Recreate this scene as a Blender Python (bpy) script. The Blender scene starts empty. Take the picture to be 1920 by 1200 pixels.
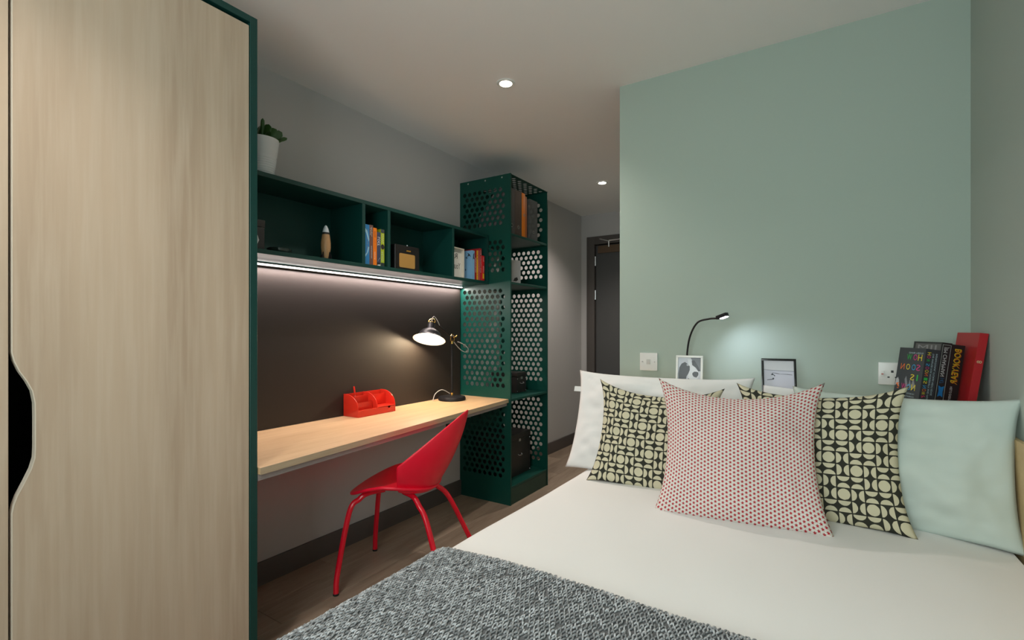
import bpy, bmesh, math, random
import numpy as np
from mathutils import Vector, Matrix, noise

random.seed(7)
np.random.seed(7)
R = math.radians
SC = bpy.context.scene
COL = SC.collection

# ------------------------------------------------------------------ camera, world, light, exposure
EYE = 1.19
F_PX = 914.0
cam_d = bpy.data.cameras.new('camera')
cam_d.sensor_width = 36.0
cam_d.lens = F_PX / 1920.0 * 36.0
cam_d.shift_y = 18.0 / 1920.0
cam_d.clip_start = 0.02
cam = bpy.data.objects.new('camera', cam_d)
COL.objects.link(cam)
cam.location = (0, 0, EYE)
cam.rotation_euler = (R(90), 0, R(32.6))
SC.camera = cam

SC.view_settings.view_transform = 'Standard'
SC.view_settings.look = 'None'
SC.view_settings.gamma = 1.0
SC.view_settings.use_curve_mapping = False
SC.view_settings.exposure = 0.70

world = bpy.data.worlds.new('daylight')
SC.world = world
world.use_nodes = True
wbg = world.node_tree.nodes['Background']
wbg.inputs['Color'].default_value = (0.89, 1.0, 0.98, 1)
wbg.inputs['Strength'].default_value = 4.85

# room extents
XL, XR = -2.215, 0.447          # desk wall, wall beside the bed
YB, YH, YF = -0.85, 2.376, 4.86  # window wall, headboard wall, far wall with the door
XC = -0.871                      # end of the headboard wall
ZC = 2.42                        # ceiling
WX0, WX1, WZ0, WZ1 = -0.95, 0.30, 0.80, 2.20   # window opening


def lamp(name, kind, loc, energy, color, rot=(0, 0, 0), parent=None, **kw):
    d = bpy.data.lights.new(name, kind)
    d.energy = energy
    d.color = color
    for k, v in kw.items():
        setattr(d, k, v)
    o = bpy.data.objects.new(name, d)
    COL.objects.link(o)
    o.location = loc
    o.rotation_euler = rot
    o.parent = parent
    return o


portal = lamp('window_portal', 'AREA', ((WX0 + WX1) / 2, YB - 0.12, (WZ0 + WZ1) / 2), 1, (1, 1, 1), (R(90), 0, R(0)),
              shape='RECTANGLE', size=WX1 - WX0, size_y=WZ1 - WZ0)
portal.data.cycles.is_portal = True


# ------------------------------------------------------------------ materials
def nt(name):
    m = bpy.data.materials.new(name)
    m.use_nodes = True
    return m, m.node_tree, m.node_tree.nodes['Principled BSDF']


MATS = {}


def mat(name, col, rough=0.5, metal=0.0, spec=0.5, bump=0.0, bscale=200.0, var=0.0, vscale=3.0, trans=0.0, coat=0.0, sheen=0.0):
    if name in MATS:
        return MATS[name]
    m, t, b = nt(name)
    b.inputs['Base Color'].default_value = (*col, 1)
    b.inputs['Roughness'].default_value = rough
    b.inputs['Metallic'].default_value = metal
    b.inputs['Specular IOR Level'].default_value = spec
    b.inputs['Transmission Weight'].default_value = trans
    b.inputs['Coat Weight'].default_value = coat
    b.inputs['Sheen Weight'].default_value = sheen
    tc = t.nodes.new('ShaderNodeTexCoord')
    if var:
        n = t.nodes.new('ShaderNodeTexNoise')
        n.inputs['Scale'].default_value = vscale
        n.inputs['Detail'].default_value = 4
        t.links.new(tc.outputs['Object'], n.inputs['Vector'])
        mx = t.nodes.new('ShaderNodeMix')
        mx.data_type = 'RGBA'
        mx.inputs['A'].default_value = (*[c * (1 - var) for c in col], 1)
        mx.inputs['B'].default_value = (*[min(1, c * (1 + var)) for c in col], 1)
        t.links.new(n.outputs['Fac'], mx.inputs['Factor'])
        t.links.new(mx.outputs['Result'], b.inputs['Base Color'])
    if bump:
        n = t.nodes.new('ShaderNodeTexNoise')
        n.inputs['Scale'].default_value = bscale
        n.inputs['Detail'].default_value = 3
        t.links.new(tc.outputs['Object'], n.inputs['Vector'])
        bp = t.nodes.new('ShaderNodeBump')
        bp.inputs['Strength'].default_value = bump
        bp.inputs['Distance'].default_value = 0.002
        t.links.new(n.outputs['Fac'], bp.inputs['Height'])
        t.links.new(bp.outputs['Normal'], b.inputs['Normal'])
    MATS[name] = m
    return m


def wood(name, c1, c2, c3, scale, rough=0.45, objrand=0.0):
    """streaky grain: noise stretched by 'scale' (per-axis frequencies)"""
    m, t, b = nt(name)
    N = t.nodes.new
    L = t.links.new
    tc = N('ShaderNodeTexCoord')
    mp = N('ShaderNodeMapping')
    mp.inputs['Scale'].default_value = scale
    L(tc.outputs['Object'], mp.inputs['Vector'])
    vec = mp.outputs['Vector']
    if objrand:
        oi = N('ShaderNodeObjectInfo')
        ml = N('ShaderNodeMath'); ml.operation = 'MULTIPLY'; ml.inputs[1].default_value = 37.0
        L(oi.outputs['Random'], ml.inputs[0])
        va = N('ShaderNodeVectorMath'); va.operation = 'ADD'
        L(vec, va.inputs[0]); L(ml.outputs[0], va.inputs[1])
        vec = va.outputs[0]
    n1 = N('ShaderNodeTexNoise'); n1.inputs['Scale'].default_value = 1.0; n1.inputs['Detail'].default_value = 5; n1.inputs['Distortion'].default_value = 0.4
    n2 = N('ShaderNodeTexNoise'); n2.inputs['Scale'].default_value = 7.0; n2.inputs['Detail'].default_value = 4
    L(vec, n1.inputs['Vector']); L(vec, n2.inputs['Vector'])
    r1 = N('ShaderNodeValToRGB')
    r1.color_ramp.elements[0].position = 0.3; r1.color_ramp.elements[0].color = (*c1, 1)
    r1.color_ramp.elements[1].position = 0.7; r1.color_ramp.elements[1].color = (*c2, 1)
    L(n1.outputs['Fac'], r1.inputs['Fac'])
    mx = N('ShaderNodeMix'); mx.data_type = 'RGBA'
    mr = N('ShaderNodeMapRange'); mr.inputs['From Min'].default_value = 0.42; mr.inputs['From Max'].default_value = 0.75
    mr.inputs['To Max'].default_value = 0.55
    L(n2.outputs['Fac'], mr.inputs['Value'])
    L(mr.outputs['Result'], mx.inputs['Factor'])
    L(r1.outputs['Color'], mx.inputs['A'])
    mx.inputs['B'].default_value = (*c3, 1)
    out = mx.outputs['Result']
    if objrand:
        hs = N('ShaderNodeHueSaturation')
        mr2 = N('ShaderNodeMapRange'); mr2.inputs['To Min'].default_value = 1 - objrand; mr2.inputs['To Max'].default_value = 1 + objrand
        L(oi.outputs['Random'], mr2.inputs['Value']); L(mr2.outputs['Result'], hs.inputs['Value'])
        L(out, hs.inputs['Color']); out = hs.outputs['Color']
    L(out, b.inputs['Base Color'])
    b.inputs['Roughness'].default_value = rough
    bp = N('ShaderNodeBump'); bp.inputs['Strength'].default_value = 0.08; bp.inputs['Distance'].default_value = 0.001
    L(n2.outputs['Fac'], bp.inputs['Height']); L(bp.outputs['Normal'], b.inputs['Normal'])
    MATS[name] = m
    return m


def emit(name, col, strength):
    m, t, b = nt(name)
    b.inputs['Base Color'].default_value = (0.8, 0.8, 0.8, 1)
    b.inputs['Emission Color'].default_value = (*col, 1)
    b.inputs['Emission Strength'].default_value = strength
    MATS[name] = m
    return m


def glassy(name, col, alpha, rough=0.05):
    """thin pane: mostly see-through with a coat of reflection"""
    m, t, b = nt(name)
    b.inputs['Base Color'].default_value = (*col, 1)
    b.inputs['Roughness'].default_value = rough
    tr = t.nodes.new('ShaderNodeBsdfTransparent')
    mx = t.nodes.new('ShaderNodeMixShader')
    mx.inputs[0].default_value = alpha
    t.links.new(tr.outputs[0], mx.inputs[1])
    t.links.new(b.outputs[0], mx.inputs[2])
    t.links.new(mx.outputs[0], t.nodes['Material Output'].inputs['Surface'])
    MATS[name] = m
    return m


M_SAGE = mat('sage_paint', (0.40, 0.485, 0.43), 0.7, spec=0.25, bump=0.04, bscale=300, var=0.015, vscale=1.5)
M_GREY = mat('warm_grey_paint', (0.50, 0.485, 0.485), 0.7, spec=0.25, bump=0.04, bscale=300, var=0.015, vscale=1.5)
M_SIDE = mat('pale_grey_paint', (0.42, 0.49, 0.45), 0.7, spec=0.25, bump=0.04, bscale=300, var=0.015, vscale=1.5)
M_CEIL = mat('ceiling_paint', (0.87, 0.86, 0.86), 0.8, spec=0.2, bump=0.03, bscale=250)
M_SKIRT = mat('skirting_paint', (0.095, 0.082, 0.078), 0.45)
M_DOOR = mat('door_paint', (0.085, 0.086, 0.088), 0.4)
M_GREEN = mat('bottle_green_lacquer', (0.002, 0.044, 0.037), 0.45, spec=0.45, bump=0.03, bscale=400)
M_PERF = mat('bottle_green_metal', (0.002, 0.056, 0.042), 0.42, spec=0.35)
M_BOARD = mat('dark_board', (0.020, 0.015, 0.0125), 0.6, bump=0.05, bscale=500)
M_WHITE = mat('white_plastic', (0.75, 0.76, 0.74), 0.3)
M_BLACK = mat('black_satin', (0.012, 0.012, 0.013), 0.35)
M_BLACKM = mat('black_metal', (0.012, 0.012, 0.014), 0.42, spec=0.25)
M_BRASS = mat('brass', (0.75, 0.48, 0.14), 0.25, metal=1.0)
M_STEEL = mat('steel', (0.6, 0.6, 0.6), 0.3, metal=1.0)
M_RED = mat('red_plastic', (0.84, 0.007, 0.034), 0.36, spec=0.45)
M_REDM = mat('red_leg_paint', (0.76, 0.007, 0.026), 0.22, spec=0.5)
M_ORG = mat('organiser_red', (0.66, 0.032, 0.016), 0.22, spec=0.5)
M_OAK = wood('pale_oak_door', (0.55, 0.425, 0.315), (0.42, 0.31, 0.22), (0.60, 0.49, 0.385), (9.0, 9.0, 0.45), 0.5)
M_DESK = wood('oak_desk', (0.62, 0.42, 0.235), (0.52, 0.33, 0.17), (0.68, 0.48, 0.29), (22.0, 1.1, 22.0), 0.42)
M_PINE = wood('pale_headboard_wood', (0.62, 0.46, 0.24), (0.55, 0.39, 0.19), (0.66, 0.50, 0.28), (1.2, 14.0, 14.0), 0.5)
M_FLOOR = wood('floor_plank_wood', (0.36, 0.275, 0.205), (0.25, 0.18, 0.13), (0.42, 0.33, 0.25), (16.0, 1.3, 1.0), 0.42, objrand=0.12)
M_EDGE = mat('pale_edge_band', (0.66, 0.58, 0.48), 0.4)
M_LINEN = mat('white_cotton', (0.80, 0.80, 0.785), 0.85, spec=0.15, bump=0.12, bscale=900, sheen=0.15)
M_PAPER = mat('book_paper', (0.62, 0.58, 0.5), 0.8, bump=0.1, bscale=400)
M_CHARCOAL = mat('bed_base_fabric', (0.06, 0.06, 0.065), 0.9, bump=0.2, bscale=700)


# ------------------------------------------------------------------ mesh helpers
def wloc(o):
    p = Vector((0, 0, 0))
    while o is not None:
        p += o.location
        o = o.parent
    return p


def tag(o, label=None, cat=None, group=None, kind=None):
    if label: o['label'] = label
    if cat: o['category'] = cat
    if group: o['group'] = group
    if kind: o['kind'] = kind
    return o


def thing(name, label, cat, loc=(0, 0, 0), rot=(0, 0, 0), group=None):
    o = bpy.data.objects.new(name, None)
    o.empty_display_size = 0.05
    COL.objects.link(o)
    o.location = loc
    o.rotation_euler = rot
    return tag(o, label, cat, group)


def link(name, me, m, parent=None):
    o = bpy.data.objects.new(name, me)
    COL.objects.link(o)
    if m is not None and not me.materials:
        me.materials.append(m)
    o.parent = parent
    return o


class MB:
    """collects shapes for ONE mesh object"""

    def __init__(self):
        self.v = []
        self.f = []

    def add(self, vs, fs):
        n = len(self.v)
        self.v += [Vector(p) for p in vs]
        self.f += [tuple(n + i for i in f) for f in fs]
        return self

    def box(self, x0, x1, y0, y1, z0, z1):
        return self.add([(x0, y0, z0), (x1, y0, z0), (x1, y1, z0), (x0, y1, z0), (x0, y0, z1), (x1, y0, z1), (x1, y1, z1), (x0, y1, z1)],
                        [(0, 3, 2, 1), (4, 5, 6, 7), (0, 1, 5, 4), (1, 2, 6, 5), (2, 3, 7, 6), (3, 0, 4, 7)])

    def lathe(self, prof, n=32, c=(0, 0, 0), axis=None, closed=False, cap=True):
        """prof: (radius, height) list; axis: Matrix 3x3 to orient"""
        vs = []
        for r, h in prof:
            for i in range(n):
                a = 2 * math.pi * i / n
                p = Vector((r * math.cos(a), r * math.sin(a), h))
                if axis is not None: p = axis @ p
                vs.append(p + Vector(c))
        fs = []
        m = len(prof)
        for j in range(m - 1 if not closed else m):
            for i in range(n):
                a, b = j * n + i, j * n + (i + 1) % n
                k = (j + 1) % m
                fs.append((a, b, k * n + (i + 1) % n, k * n + i))
        if not closed and cap:
            if prof[0][0] > 1e-6: fs.append(tuple(reversed(range(n))))
            if prof[-1][0] > 1e-6: fs.append(tuple((m - 1) * n + i for i in range(n)))
        return self.add(vs, fs)

    def tube(self, pts, r, n=10, caps=True):
        pts = [Vector(p) for p in pts]
        rs = r if isinstance(r, (list, tuple)) else [r] * len(pts)
        t0 = (pts[1] - pts[0]).normalized()
        ref = Vector((0, 0, 1)) if abs(t0.z) < 0.9 else Vector((1, 0, 0))
        u = t0.cross(ref).normalized()
        vs = []
        for i, p in enumerate(pts):
            if i == 0: t = pts[1] - pts[0]
            elif i == len(pts) - 1: t = pts[-1] - pts[-2]
            else: t = pts[i + 1] - pts[i - 1]
            t.normalize()
            u = (u - t * u.dot(t)).normalized()
            w = t.cross(u)
            for k in range(n):
                a = 2 * math.pi * k / n
                vs.append(p + rs[i] * (math.cos(a) * u + math.sin(a) * w))
        fs = []
        for i in range(len(pts) - 1):
            for k in range(n):
                fs.append((i * n + k, i * n + (k + 1) % n, (i + 1) * n + (k + 1) % n, (i + 1) * n + k))
        if caps:
            fs.append(tuple(reversed(range(n))))
            fs.append(tuple((len(pts) - 1) * n + k for k in range(n)))
        return self.add(vs, fs)

    def prism(self, poly, origin, ax, ay, depth):
        """polygon (2D) placed at origin with axes ax, ay; extruded by the vector depth"""
        o, ax, ay, d = Vector(origin), Vector(ax), Vector(ay), Vector(depth)
        n = len(poly)
        a = [o + ax * p[0] + ay * p[1] for p in poly]
        return self.add(a + [p + d for p in a],
                        [tuple(range(n)), tuple(reversed(range(n, 2 * n)))] + [(i, i + n, (i + 1) % n + n, (i + 1) % n) for i in range(n)])

    def grid(self, fn, nu, nv):
        vs = [fn(i / nu, j / nv) for j in range(nv + 1) for i in range(nu + 1)]
        fs = [(j * (nu + 1) + i, j * (nu + 1) + i + 1, (j + 1) * (nu + 1) + i + 1, (j + 1) * (nu + 1) + i) for j in range(nv) for i in range(nu)]
        return self.add(vs, fs)

    def build(self, name, m, parent=None, local=False, bevel=0.0, smooth=None, seg=2, subsurf=0, solid=0.0, weld=False, uvfn=None):
        off = Vector((0, 0, 0)) if (local or parent is None) else wloc(parent)
        me = bpy.data.meshes.new(name)
        me.from_pydata([v - off for v in self.v], [], self.f)
        bm = bmesh.new()
        bm.from_mesh(me)
        if weld: bmesh.ops.remove_doubles(bm, verts=bm.verts, dist=1e-5)
        bmesh.ops.recalc_face_normals(bm, faces=bm.faces)
        if bevel:
            ed = [e for e in bm.edges if len(e.link_faces) == 2 and e.calc_face_angle(0) > R(35)]
            bmesh.ops.bevel(bm, geom=ed, offset=bevel, segments=seg, profile=0.7, affect='EDGES', clamp_overlap=True)
        bm.to_mesh(me)
        bm.free()
        if smooth is None: smooth = 30
        if smooth:
            me.polygons.foreach_set('use_smooth', [True] * len(me.polygons))
            try:
                me.set_sharp_from_angle(angle=R(smooth))
            except Exception:
                pass
        o = link(name, me, m, parent)
        if solid:
            md = o.modifiers.new('thickness', 'SOLIDIFY'); md.thickness = solid; md.offset = 0
        if subsurf:
            md = o.modifiers.new('smooth', 'SUBSURF'); md.levels = subsurf; md.render_levels = subsurf
        return o


def struct(name, m, *boxes, parent=None, bevel=0.0):
    b = MB()
    for x in boxes: b.box(*x)
    o = b.build(name, m, parent, bevel=bevel)
    if parent is None: o['kind'] = 'structure'
    return o


def bezier(pts, n=12):
    """smooth Catmull-Rom curve through pts"""
    P = [Vector(p) for p in pts]
    P = [P[0] * 2 - P[1]] + P + [P[-1] * 2 - P[-2]]
    out = []
    for i in range(1, len(P) - 2):
        for k in range(n):
            t = k / n
            a, b, c, d = P[i - 1], P[i], P[i + 1], P[i + 2]
            out.append(0.5 * ((2 * b) + (c - a) * t + (2 * a - 5 * b + 4 * c - d) * t * t + (3 * b - a - 3 * c + d) * t ** 3))
    out.append(P[-2])
    return out


def curve_mesh(cu):
    o = bpy.data.objects.new('tmp', cu)
    COL.objects.link(o)
    dg = bpy.context.evaluated_depsgraph_get()
    me = bpy.data.meshes.new_from_object(o.evaluated_get(dg))
    bpy.data.objects.remove(o)
    bpy.data.curves.remove(cu)
    return me


_text = {}


def text_geo(s):
    if s not in _text:
        cu = bpy.data.curves.new('t', 'FONT')
        cu.body = s
        cu.size = 1.0
        cu.align_x = 'LEFT'
        cu.resolution_u = 2
        me = curve_mesh(cu)
        v = np.array([x.co[:2] for x in me.vertices]) if len(me.vertices) else np.zeros((0, 2))
        f = [tuple(p.vertices) for p in me.polygons]
        bpy.data.meshes.remove(me)
        if len(v):
            v[:, 0] -= v[:, 0].min(); v[:, 1] -= v[:, 1].min()
        _text[s] = (v, f)
    return _text[s]


def lettering(s, m, parent, origin, ax, ay, width, height, name='lettering', bold=0.0):
    """flat print fitted in a width x height box from origin along ax (reading direction) and ay"""
    v, f = text_geo(s)
    if not len(v): return None
    w, h = v[:, 0].max(), v[:, 1].max()
    o, ax, ay = Vector(origin), Vector(ax), Vector(ay)
    b = MB()
    b.add([o + ax * (p[0] / w * width) + ay * (p[1] / h * height) for p in v], f)
    return b.build(name, m, parent, local=True, smooth=0)


def flat(poly, m, parent, origin, ax, ay, name='print', depth=None):
    o, ax, ay = Vector(origin), Vector(ax), Vector(ay)
    b = MB()
    if depth is None:
        b.add([o + ax * p[0] + ay * p[1] for p in poly], [tuple(range(len(poly)))])
    else:
        b.prism(poly, o, ax, ay, depth)
    return b.build(name, m, parent, local=True, smooth=0)


def ellipse(cx, cy, rx, ry, n=20, rot=0.0):
    return [(cx + rx * math.cos(2 * math.pi * i / n) * math.cos(rot) - ry * math.sin(2 * math.pi * i / n) * math.sin(rot),
             cy + rx * math.cos(2 * math.pi * i / n) * math.sin(rot) + ry * math.sin(2 * math.pi * i / n) * math.cos(rot)) for i in range(n)]


# ------------------------------------------------------------------ the room shell
floor = struct('floor', mat('floor_screed', (0.07, 0.05, 0.035), 0.8), (XL - 0.1, XR + 0.1, YB - 0.2, YF + 0.1, -0.08, -0.004))
PW, PL = 0.185, 1.22
nx = int((XR - XL) / PW) + 1
for i in range(nx):
    x0 = XL + i * PW
    x1 = min(x0 + PW - 0.0016, XR)
    y = YB - (i * 0.43) % PL
    while y < YF:
        y0, y1 = max(y, YB), min(y + PL - 0.0016, YF)
        if y1 - y0 > 0.02 and x1 - x0 > 0.01:
            MB().box(x0, x1, y0, y1, -0.004, 0.0).build('plank', M_FLOOR, floor, bevel=0.0006, seg=1)
        y += PL
struct('ceiling', M_CEIL, (XL - 0.1, XR + 0.1, YB - 0.2, YF + 0.1, ZC, ZC + 0.08))
struct('wall_desk_side', M_GREY, (XL - 0.1, XL, YB - 0.2, YF + 0.1, 0, ZC))
struct('wall_headboard', M_SAGE, (XC, XR + 0.1, YH, YF, 0, ZC))
struct('wall_bed_side', M_SIDE, (XR, XR + 0.1, YB - 0.2, YH, 0, ZC))
DX0, DX1, DZ = -2.05, -1.15, 2.085
struct('wall_far', M_GREY, (XL, DX0 - 0.03, YF, YF + 0.1, 0, ZC), (DX1 + 0.03, XC, YF, YF + 0.1, 0, ZC), (DX0 - 0.03, DX1 + 0.03, YF, YF + 0.1, DZ + 0.03, ZC))
struct('wall_window', M_SIDE, (XL, WX0, YB - 0.2, YB, 0, ZC), (WX1, XR, YB - 0.2, YB, 0, ZC),
       (WX0, WX1, YB - 0.2, YB, 0, WZ0), (WX0, WX1, YB - 0.2, YB, WZ1, ZC))
win = struct('window_1', mat('window_frame_grey', (0.1, 0.1, 0.1), 0.4),
             (WX0, WX0 + 0.05, YB - 0.14, YB - 0.08, WZ0, WZ1), (WX1 - 0.05, WX1, YB - 0.14, YB - 0.08, WZ0, WZ1),
             (WX0 + 0.05, WX1 - 0.05, YB - 0.14, YB - 0.08, WZ0, WZ0 + 0.05), (WX0 + 0.05, WX1 - 0.05, YB - 0.14, YB - 0.08, WZ1 - 0.05, WZ1))
MB().box(WX0 + 0.05, WX1 - 0.05, YB - 0.112, YB - 0.108, WZ0 + 0.05, WZ1 - 0.05).build('pane', glassy('window_glass', (0.9, 0.95, 0.95), 0.06), win)

SK = 0.108
struct('baseboard_desk_side', M_SKIRT, (XL, XL + 0.014, 0.93, 2.765, 0, SK), (XL, XL + 0.014, 3.295, YF, 0, SK), bevel=0.003)
struct('baseboard_far', M_SKIRT, (XL + 0.014, -2.14, YF - 0.014, YF, 0, SK), bevel=0.003)

# door with frame at the end of the entry passage
door = struct('door_1', M_DOOR, (DX0, DX1, YF + 0.012, YF + 0.055, 0.006, DZ), bevel=0.002)
fr = MB().box(DX0 - 0.095, DX0 - 0.008, YF - 0.018, YF + 0.06, 0, DZ + 0.095).box(DX1 + 0.008, DX1 + 0.095, YF - 0.018, YF + 0.06, 0, DZ + 0.095)
fr.box(DX0 - 0.008, DX1 + 0.008, YF - 0.018, YF + 0.06, DZ + 0.01, DZ + 0.095)
fr.build('door_frame', mat('door_frame_paint', (0.09, 0.078, 0.073), 0.45), door, bevel=0.003)
MB().box(DX0 - 0.05, DX1 + 0.05, YF + 0.0605, YF + 0.12, -0.004, DZ + 0.08).build('door_light_block', MATS['door_frame_paint'], door)  # unseen slab added behind the door to stop sky light leaking round it
MB().box(DX0 + 0.03, DX1 - 0.05, YF - 0.012, YF + 0.012, DZ - 0.085, DZ - 0.008).build('closer_cover', mat('closer_bronze', (0.12, 0.075, 0.045), 0.5), door, bevel=0.003)
MB().tube([(DX0 + 0.16, YF - 0.03, DZ - 0.03), (DX0 + 0.16, YF - 0.03, DZ + 0.035)], 0.008).tube([(DX0 + 0.16, YF - 0.03, DZ + 0.03), (DX0 + 0.06, YF - 0.035, DZ + 0.06)], 0.007).tube(
    [(DX0 + 0.16, YF - 0.03, DZ + 0.035), (DX0 + 0.42, YF - 0.03, DZ + 0.045)], 0.009).build('closer_arm', M_STEEL, door)
for z in (1.92, 1.56, 0.25):
    MB().tube([(DX0 - 0.004, YF + 0.004, z - 0.05), (DX0 - 0.004, YF + 0.004, z + 0.05)], 0.008).build('hinge', M_STEEL, door)


def downlight(x, y, label, e):
    t = thing('downlight', label, 'ceiling light', (x, y, ZC), group='recessed ceiling downlights')
    MB().lathe([(0.030, -0.001), (0.046, -0.001), (0.046, -0.004), (0.042, -0.007), (0.031, -0.006)], 32, (0, 0, 0), closed=True).build('trim_ring', M_WHITE, t, local=True)
    MB().lathe([(0.0, -0.003), (0.0305, -0.003), (0.0305, -0.001), (0.0, -0.001)], 24).build('lens', emit('downlight_glow', (1.0, 0.86, 0.70), 60.0) if 'downlight_glow' not in MATS else MATS['downlight_glow'], t, local=True)
    lamp('downlight_beam', 'SPOT', (0, 0, -0.012), e, (1.0, 0.89, 0.80), parent=t, spot_size=R(125), spot_blend=0.75, shadow_soft_size=0.03)


downlight(-1.335, 2.03, 'round recessed ceiling light between the desk shelf and the bed', 23)
downlight(-1.56, 3.84, 'round recessed ceiling light in the passage before the door', 40)
downlight(-1.05, 0.12, 'round recessed ceiling light in front of the wardrobe doors', 23)

# ------------------------------------------------------------------ wardrobe
WF = -1.625   # front plane of the wardrobe
WY1 = 0.932   # its far side
WY0 = -0.268
WT = 2.247
wd = thing('wardrobe', 'tall wardrobe with pale oak doors in a bottle green frame', 'wardrobe', ((XL + WF) / 2, (WY0 + WY1) / 2, 0))
MB().box(XL + 0.001, WF, WY1 - 0.025, WY1, 0, WT).build('side_panel', M_GREEN, wd, bevel=0.001, seg=1)
MB().box(XL + 0.001, WF, WY0, WY0 + 0.025, 0, WT).build('side_panel', M_GREEN, wd, bevel=0.001, seg=1)
MB().box(XL + 0.001, WF, WY0 + 0.0252, WY1 - 0.0252, WT - 0.022, WT).build('top_panel', M_GREEN, wd, bevel=0.001, seg=1)
MB().box(XL + 0.001, WF - 0.03, WY0 + 0.0252, WY1 - 0.0252, 0.0, 0.09).build('plinth', M_GREEN, wd)
MB().box(XL + 0.001, XL + 0.012, WY0 + 0.0252, WY1 - 0.0252, 0.09, WT - 0.022).build('back_panel', M_BLACK, wd)
MB().box(XL + 0.013, WF - 0.06, 0.318, 0.336, 0.09, WT - 0.022).build('partition', M_BLACK, wd)
DT0, DT1 = 0.094, 2.213
YM = 0.3365
# right door with the scooped finger pull on its meeting edge
scoop = [(0.0, 1.135), (0.004, 1.115), (0.013, 1.09), (0.026, 1.065), (0.036, 1.04), (0.0405, 1.01), (0.041, 0.98), (0.041, 0.90),
         (0.040, 0.875), (0.034, 0.85), (0.022, 0.82), (0.009, 0.79), (0.003, 0.77), (0.0, 0.752)]
poly = [(YM, DT0), (WY1 - 0.0275, DT0), (WY1 - 0.0275, DT1), (YM, DT1)] + [(YM + a, b) for a, b in scoop]
d1 = MB().prism(poly, (WF - 0.024, 0, 0), (0, 1, 0), (0, 0, 1), (0.02, 0, 0)).build('door', M_OAK, wd, smooth=20)
eb = MB()
pts = [(YM, DT1)] + [(YM + a, b) for a, b in scoop] + [(YM, DT0)]
n = len(pts)
vs = []
for a, b in pts:
    vs += [(WF - 0.0245, a - 0.0012, b), (WF - 0.0035, a - 0.0012, b), (WF - 0.0035, a + 0.0012, b), (WF - 0.0245, a + 0.0012, b)]
fs = []
for i in range(n - 1):
    for k in range(4):
        fs.append((i * 4 + k, i * 4 + (k + 1) % 4, i * 4 + 4 + (k + 1) % 4, i * 4 + 4 + k))
eb.add(vs, fs)
eb.build('edge_band', M_EDGE, d1, smooth=40)
MB().box(WF - 0.024, WF - 0.004, WY0 + 0.0275, YM - 0.006, DT0, DT1).build('door', M_OAK, wd, bevel=0.0008, seg=1)

# ------------------------------------------------------------------ board behind the desk, LED strip, desk
DZT = 0.72
MB().box(XL + 0.0005, XL + 0.010, 0.94, 2.757, DZT + 0.001, 1.488).build('back_board', M_BOARD, bevel=0.001, seg=1)
tag(bpy.data.objects['back_board'], 'dark brown smooth board on the wall between desk and shelf', 'wall panel')

desk = thing('desk', 'long wall mounted desk with oak top beside the wardrobe', 'desk', (-1.95, 1.85, 0))
y0d, y1d = 0.934, 2.763
fx0, fx1 = -1.612, -1.795
MB().prism([(XL + 0.0105, y0d), (fx0, y0d), (fx1, y1d), (XL + 0.0105, y1d)], (0, 0, DZT - 0.024), (1, 0, 0), (0, 1, 0), (0, 0, 0.024)).build('desktop', M_DESK, desk, bevel=0.001, seg=1)
MB().prism([(fx0 + 0.0002, y0d), (fx0 + 0.0015, y0d), (fx1 + 0.0015, y1d), (fx1 + 0.0002, y1d)], (0, 0, DZT - 0.024), (1, 0, 0), (0, 1, 0), (0, 0, 0.0235)).build('edge_band', wood('desk_edge', (0.47, 0.37, 0.25), (0.40, 0.30, 0.19), (0.52, 0.42, 0.30), (4, 2, 60), 0.5), desk)
MB().prism([(fx0 - 0.03, y0d), (fx0 - 0.012, y0d), (fx1 - 0.012, y1d), (fx1 - 0.03, y1d)], (0, 0, DZT - 0.046), (1, 0, 0), (0, 1, 0), (0, 0, 0.022)).build('front_rail', mat('rail_grey', (0.30, 0.26, 0.25), 0.5), desk)
MB().box(-1.80, -1.785, 2.12, 2.135, DZT - 0.10, DZT - 0.024).build('bracket', M_BLACK, desk)

# wall shelf unit
SX = -1.957
SB, ST = 1.505, 1.845
TH = 0.019
sh = thing('wall_shelf', 'long bottle green open wall shelf above the desk', 'shelf', (-2.09, 1.85, SB))
MB().box(XL + 0.001, SX, 0.934, 2.763, ST - TH, ST).build('top_board', M_GREEN, sh, bevel=0.0008, seg=1)
MB().box(XL + 0.001, SX, 0.934, 2.763, SB, SB + TH).build('bottom_board', M_GREEN, sh, bevel=0.0008, seg=1)
MB().box(XL + 0.001, XL + 0.008, 0.955, 2.742, SB + TH, ST - TH).build('back_panel', M_GREEN, sh)
for y in (0.9442, 1.672, 1.842, 2.378, 2.753):
    MB().box(XL + 0.001, SX - 0.0006, y - 0.0095, y + 0.0095, SB + TH, ST - TH).build('divider', M_GREEN, sh, bevel=0.0005, seg=1)
led = thing('led_strip', 'glowing white LED strip under the green wall shelf', 'light strip', (XL + 0.02, 1.85, 1.49))
MB().box(XL + 0.0105, XL + 0.024, 0.945, 2.758, 1.487, 1.5005).build('channel', M_STEEL, led)
MB().box(XL + 0.0245, XL + 0.029, 0.945, 2.756, 1.4895, 1.4960).build('diffuser', emit('led_glow', (1.0, 0.90, 0.86), 5.0), led)
lamp('led_light', 'AREA', (0.012, 0, -0.006), 7.5, (1.0, 0.84, 0.79), (0, R(-12), 0), led, shape='RECTANGLE', size=0.012, size_y=1.80)

# ------------------------------------------------------------------ perforated tower
TX0, TX1 = XL + 0.001, -1.78
TY0, TY1 = 2.765, 3.292
TZ = 2.247


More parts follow.
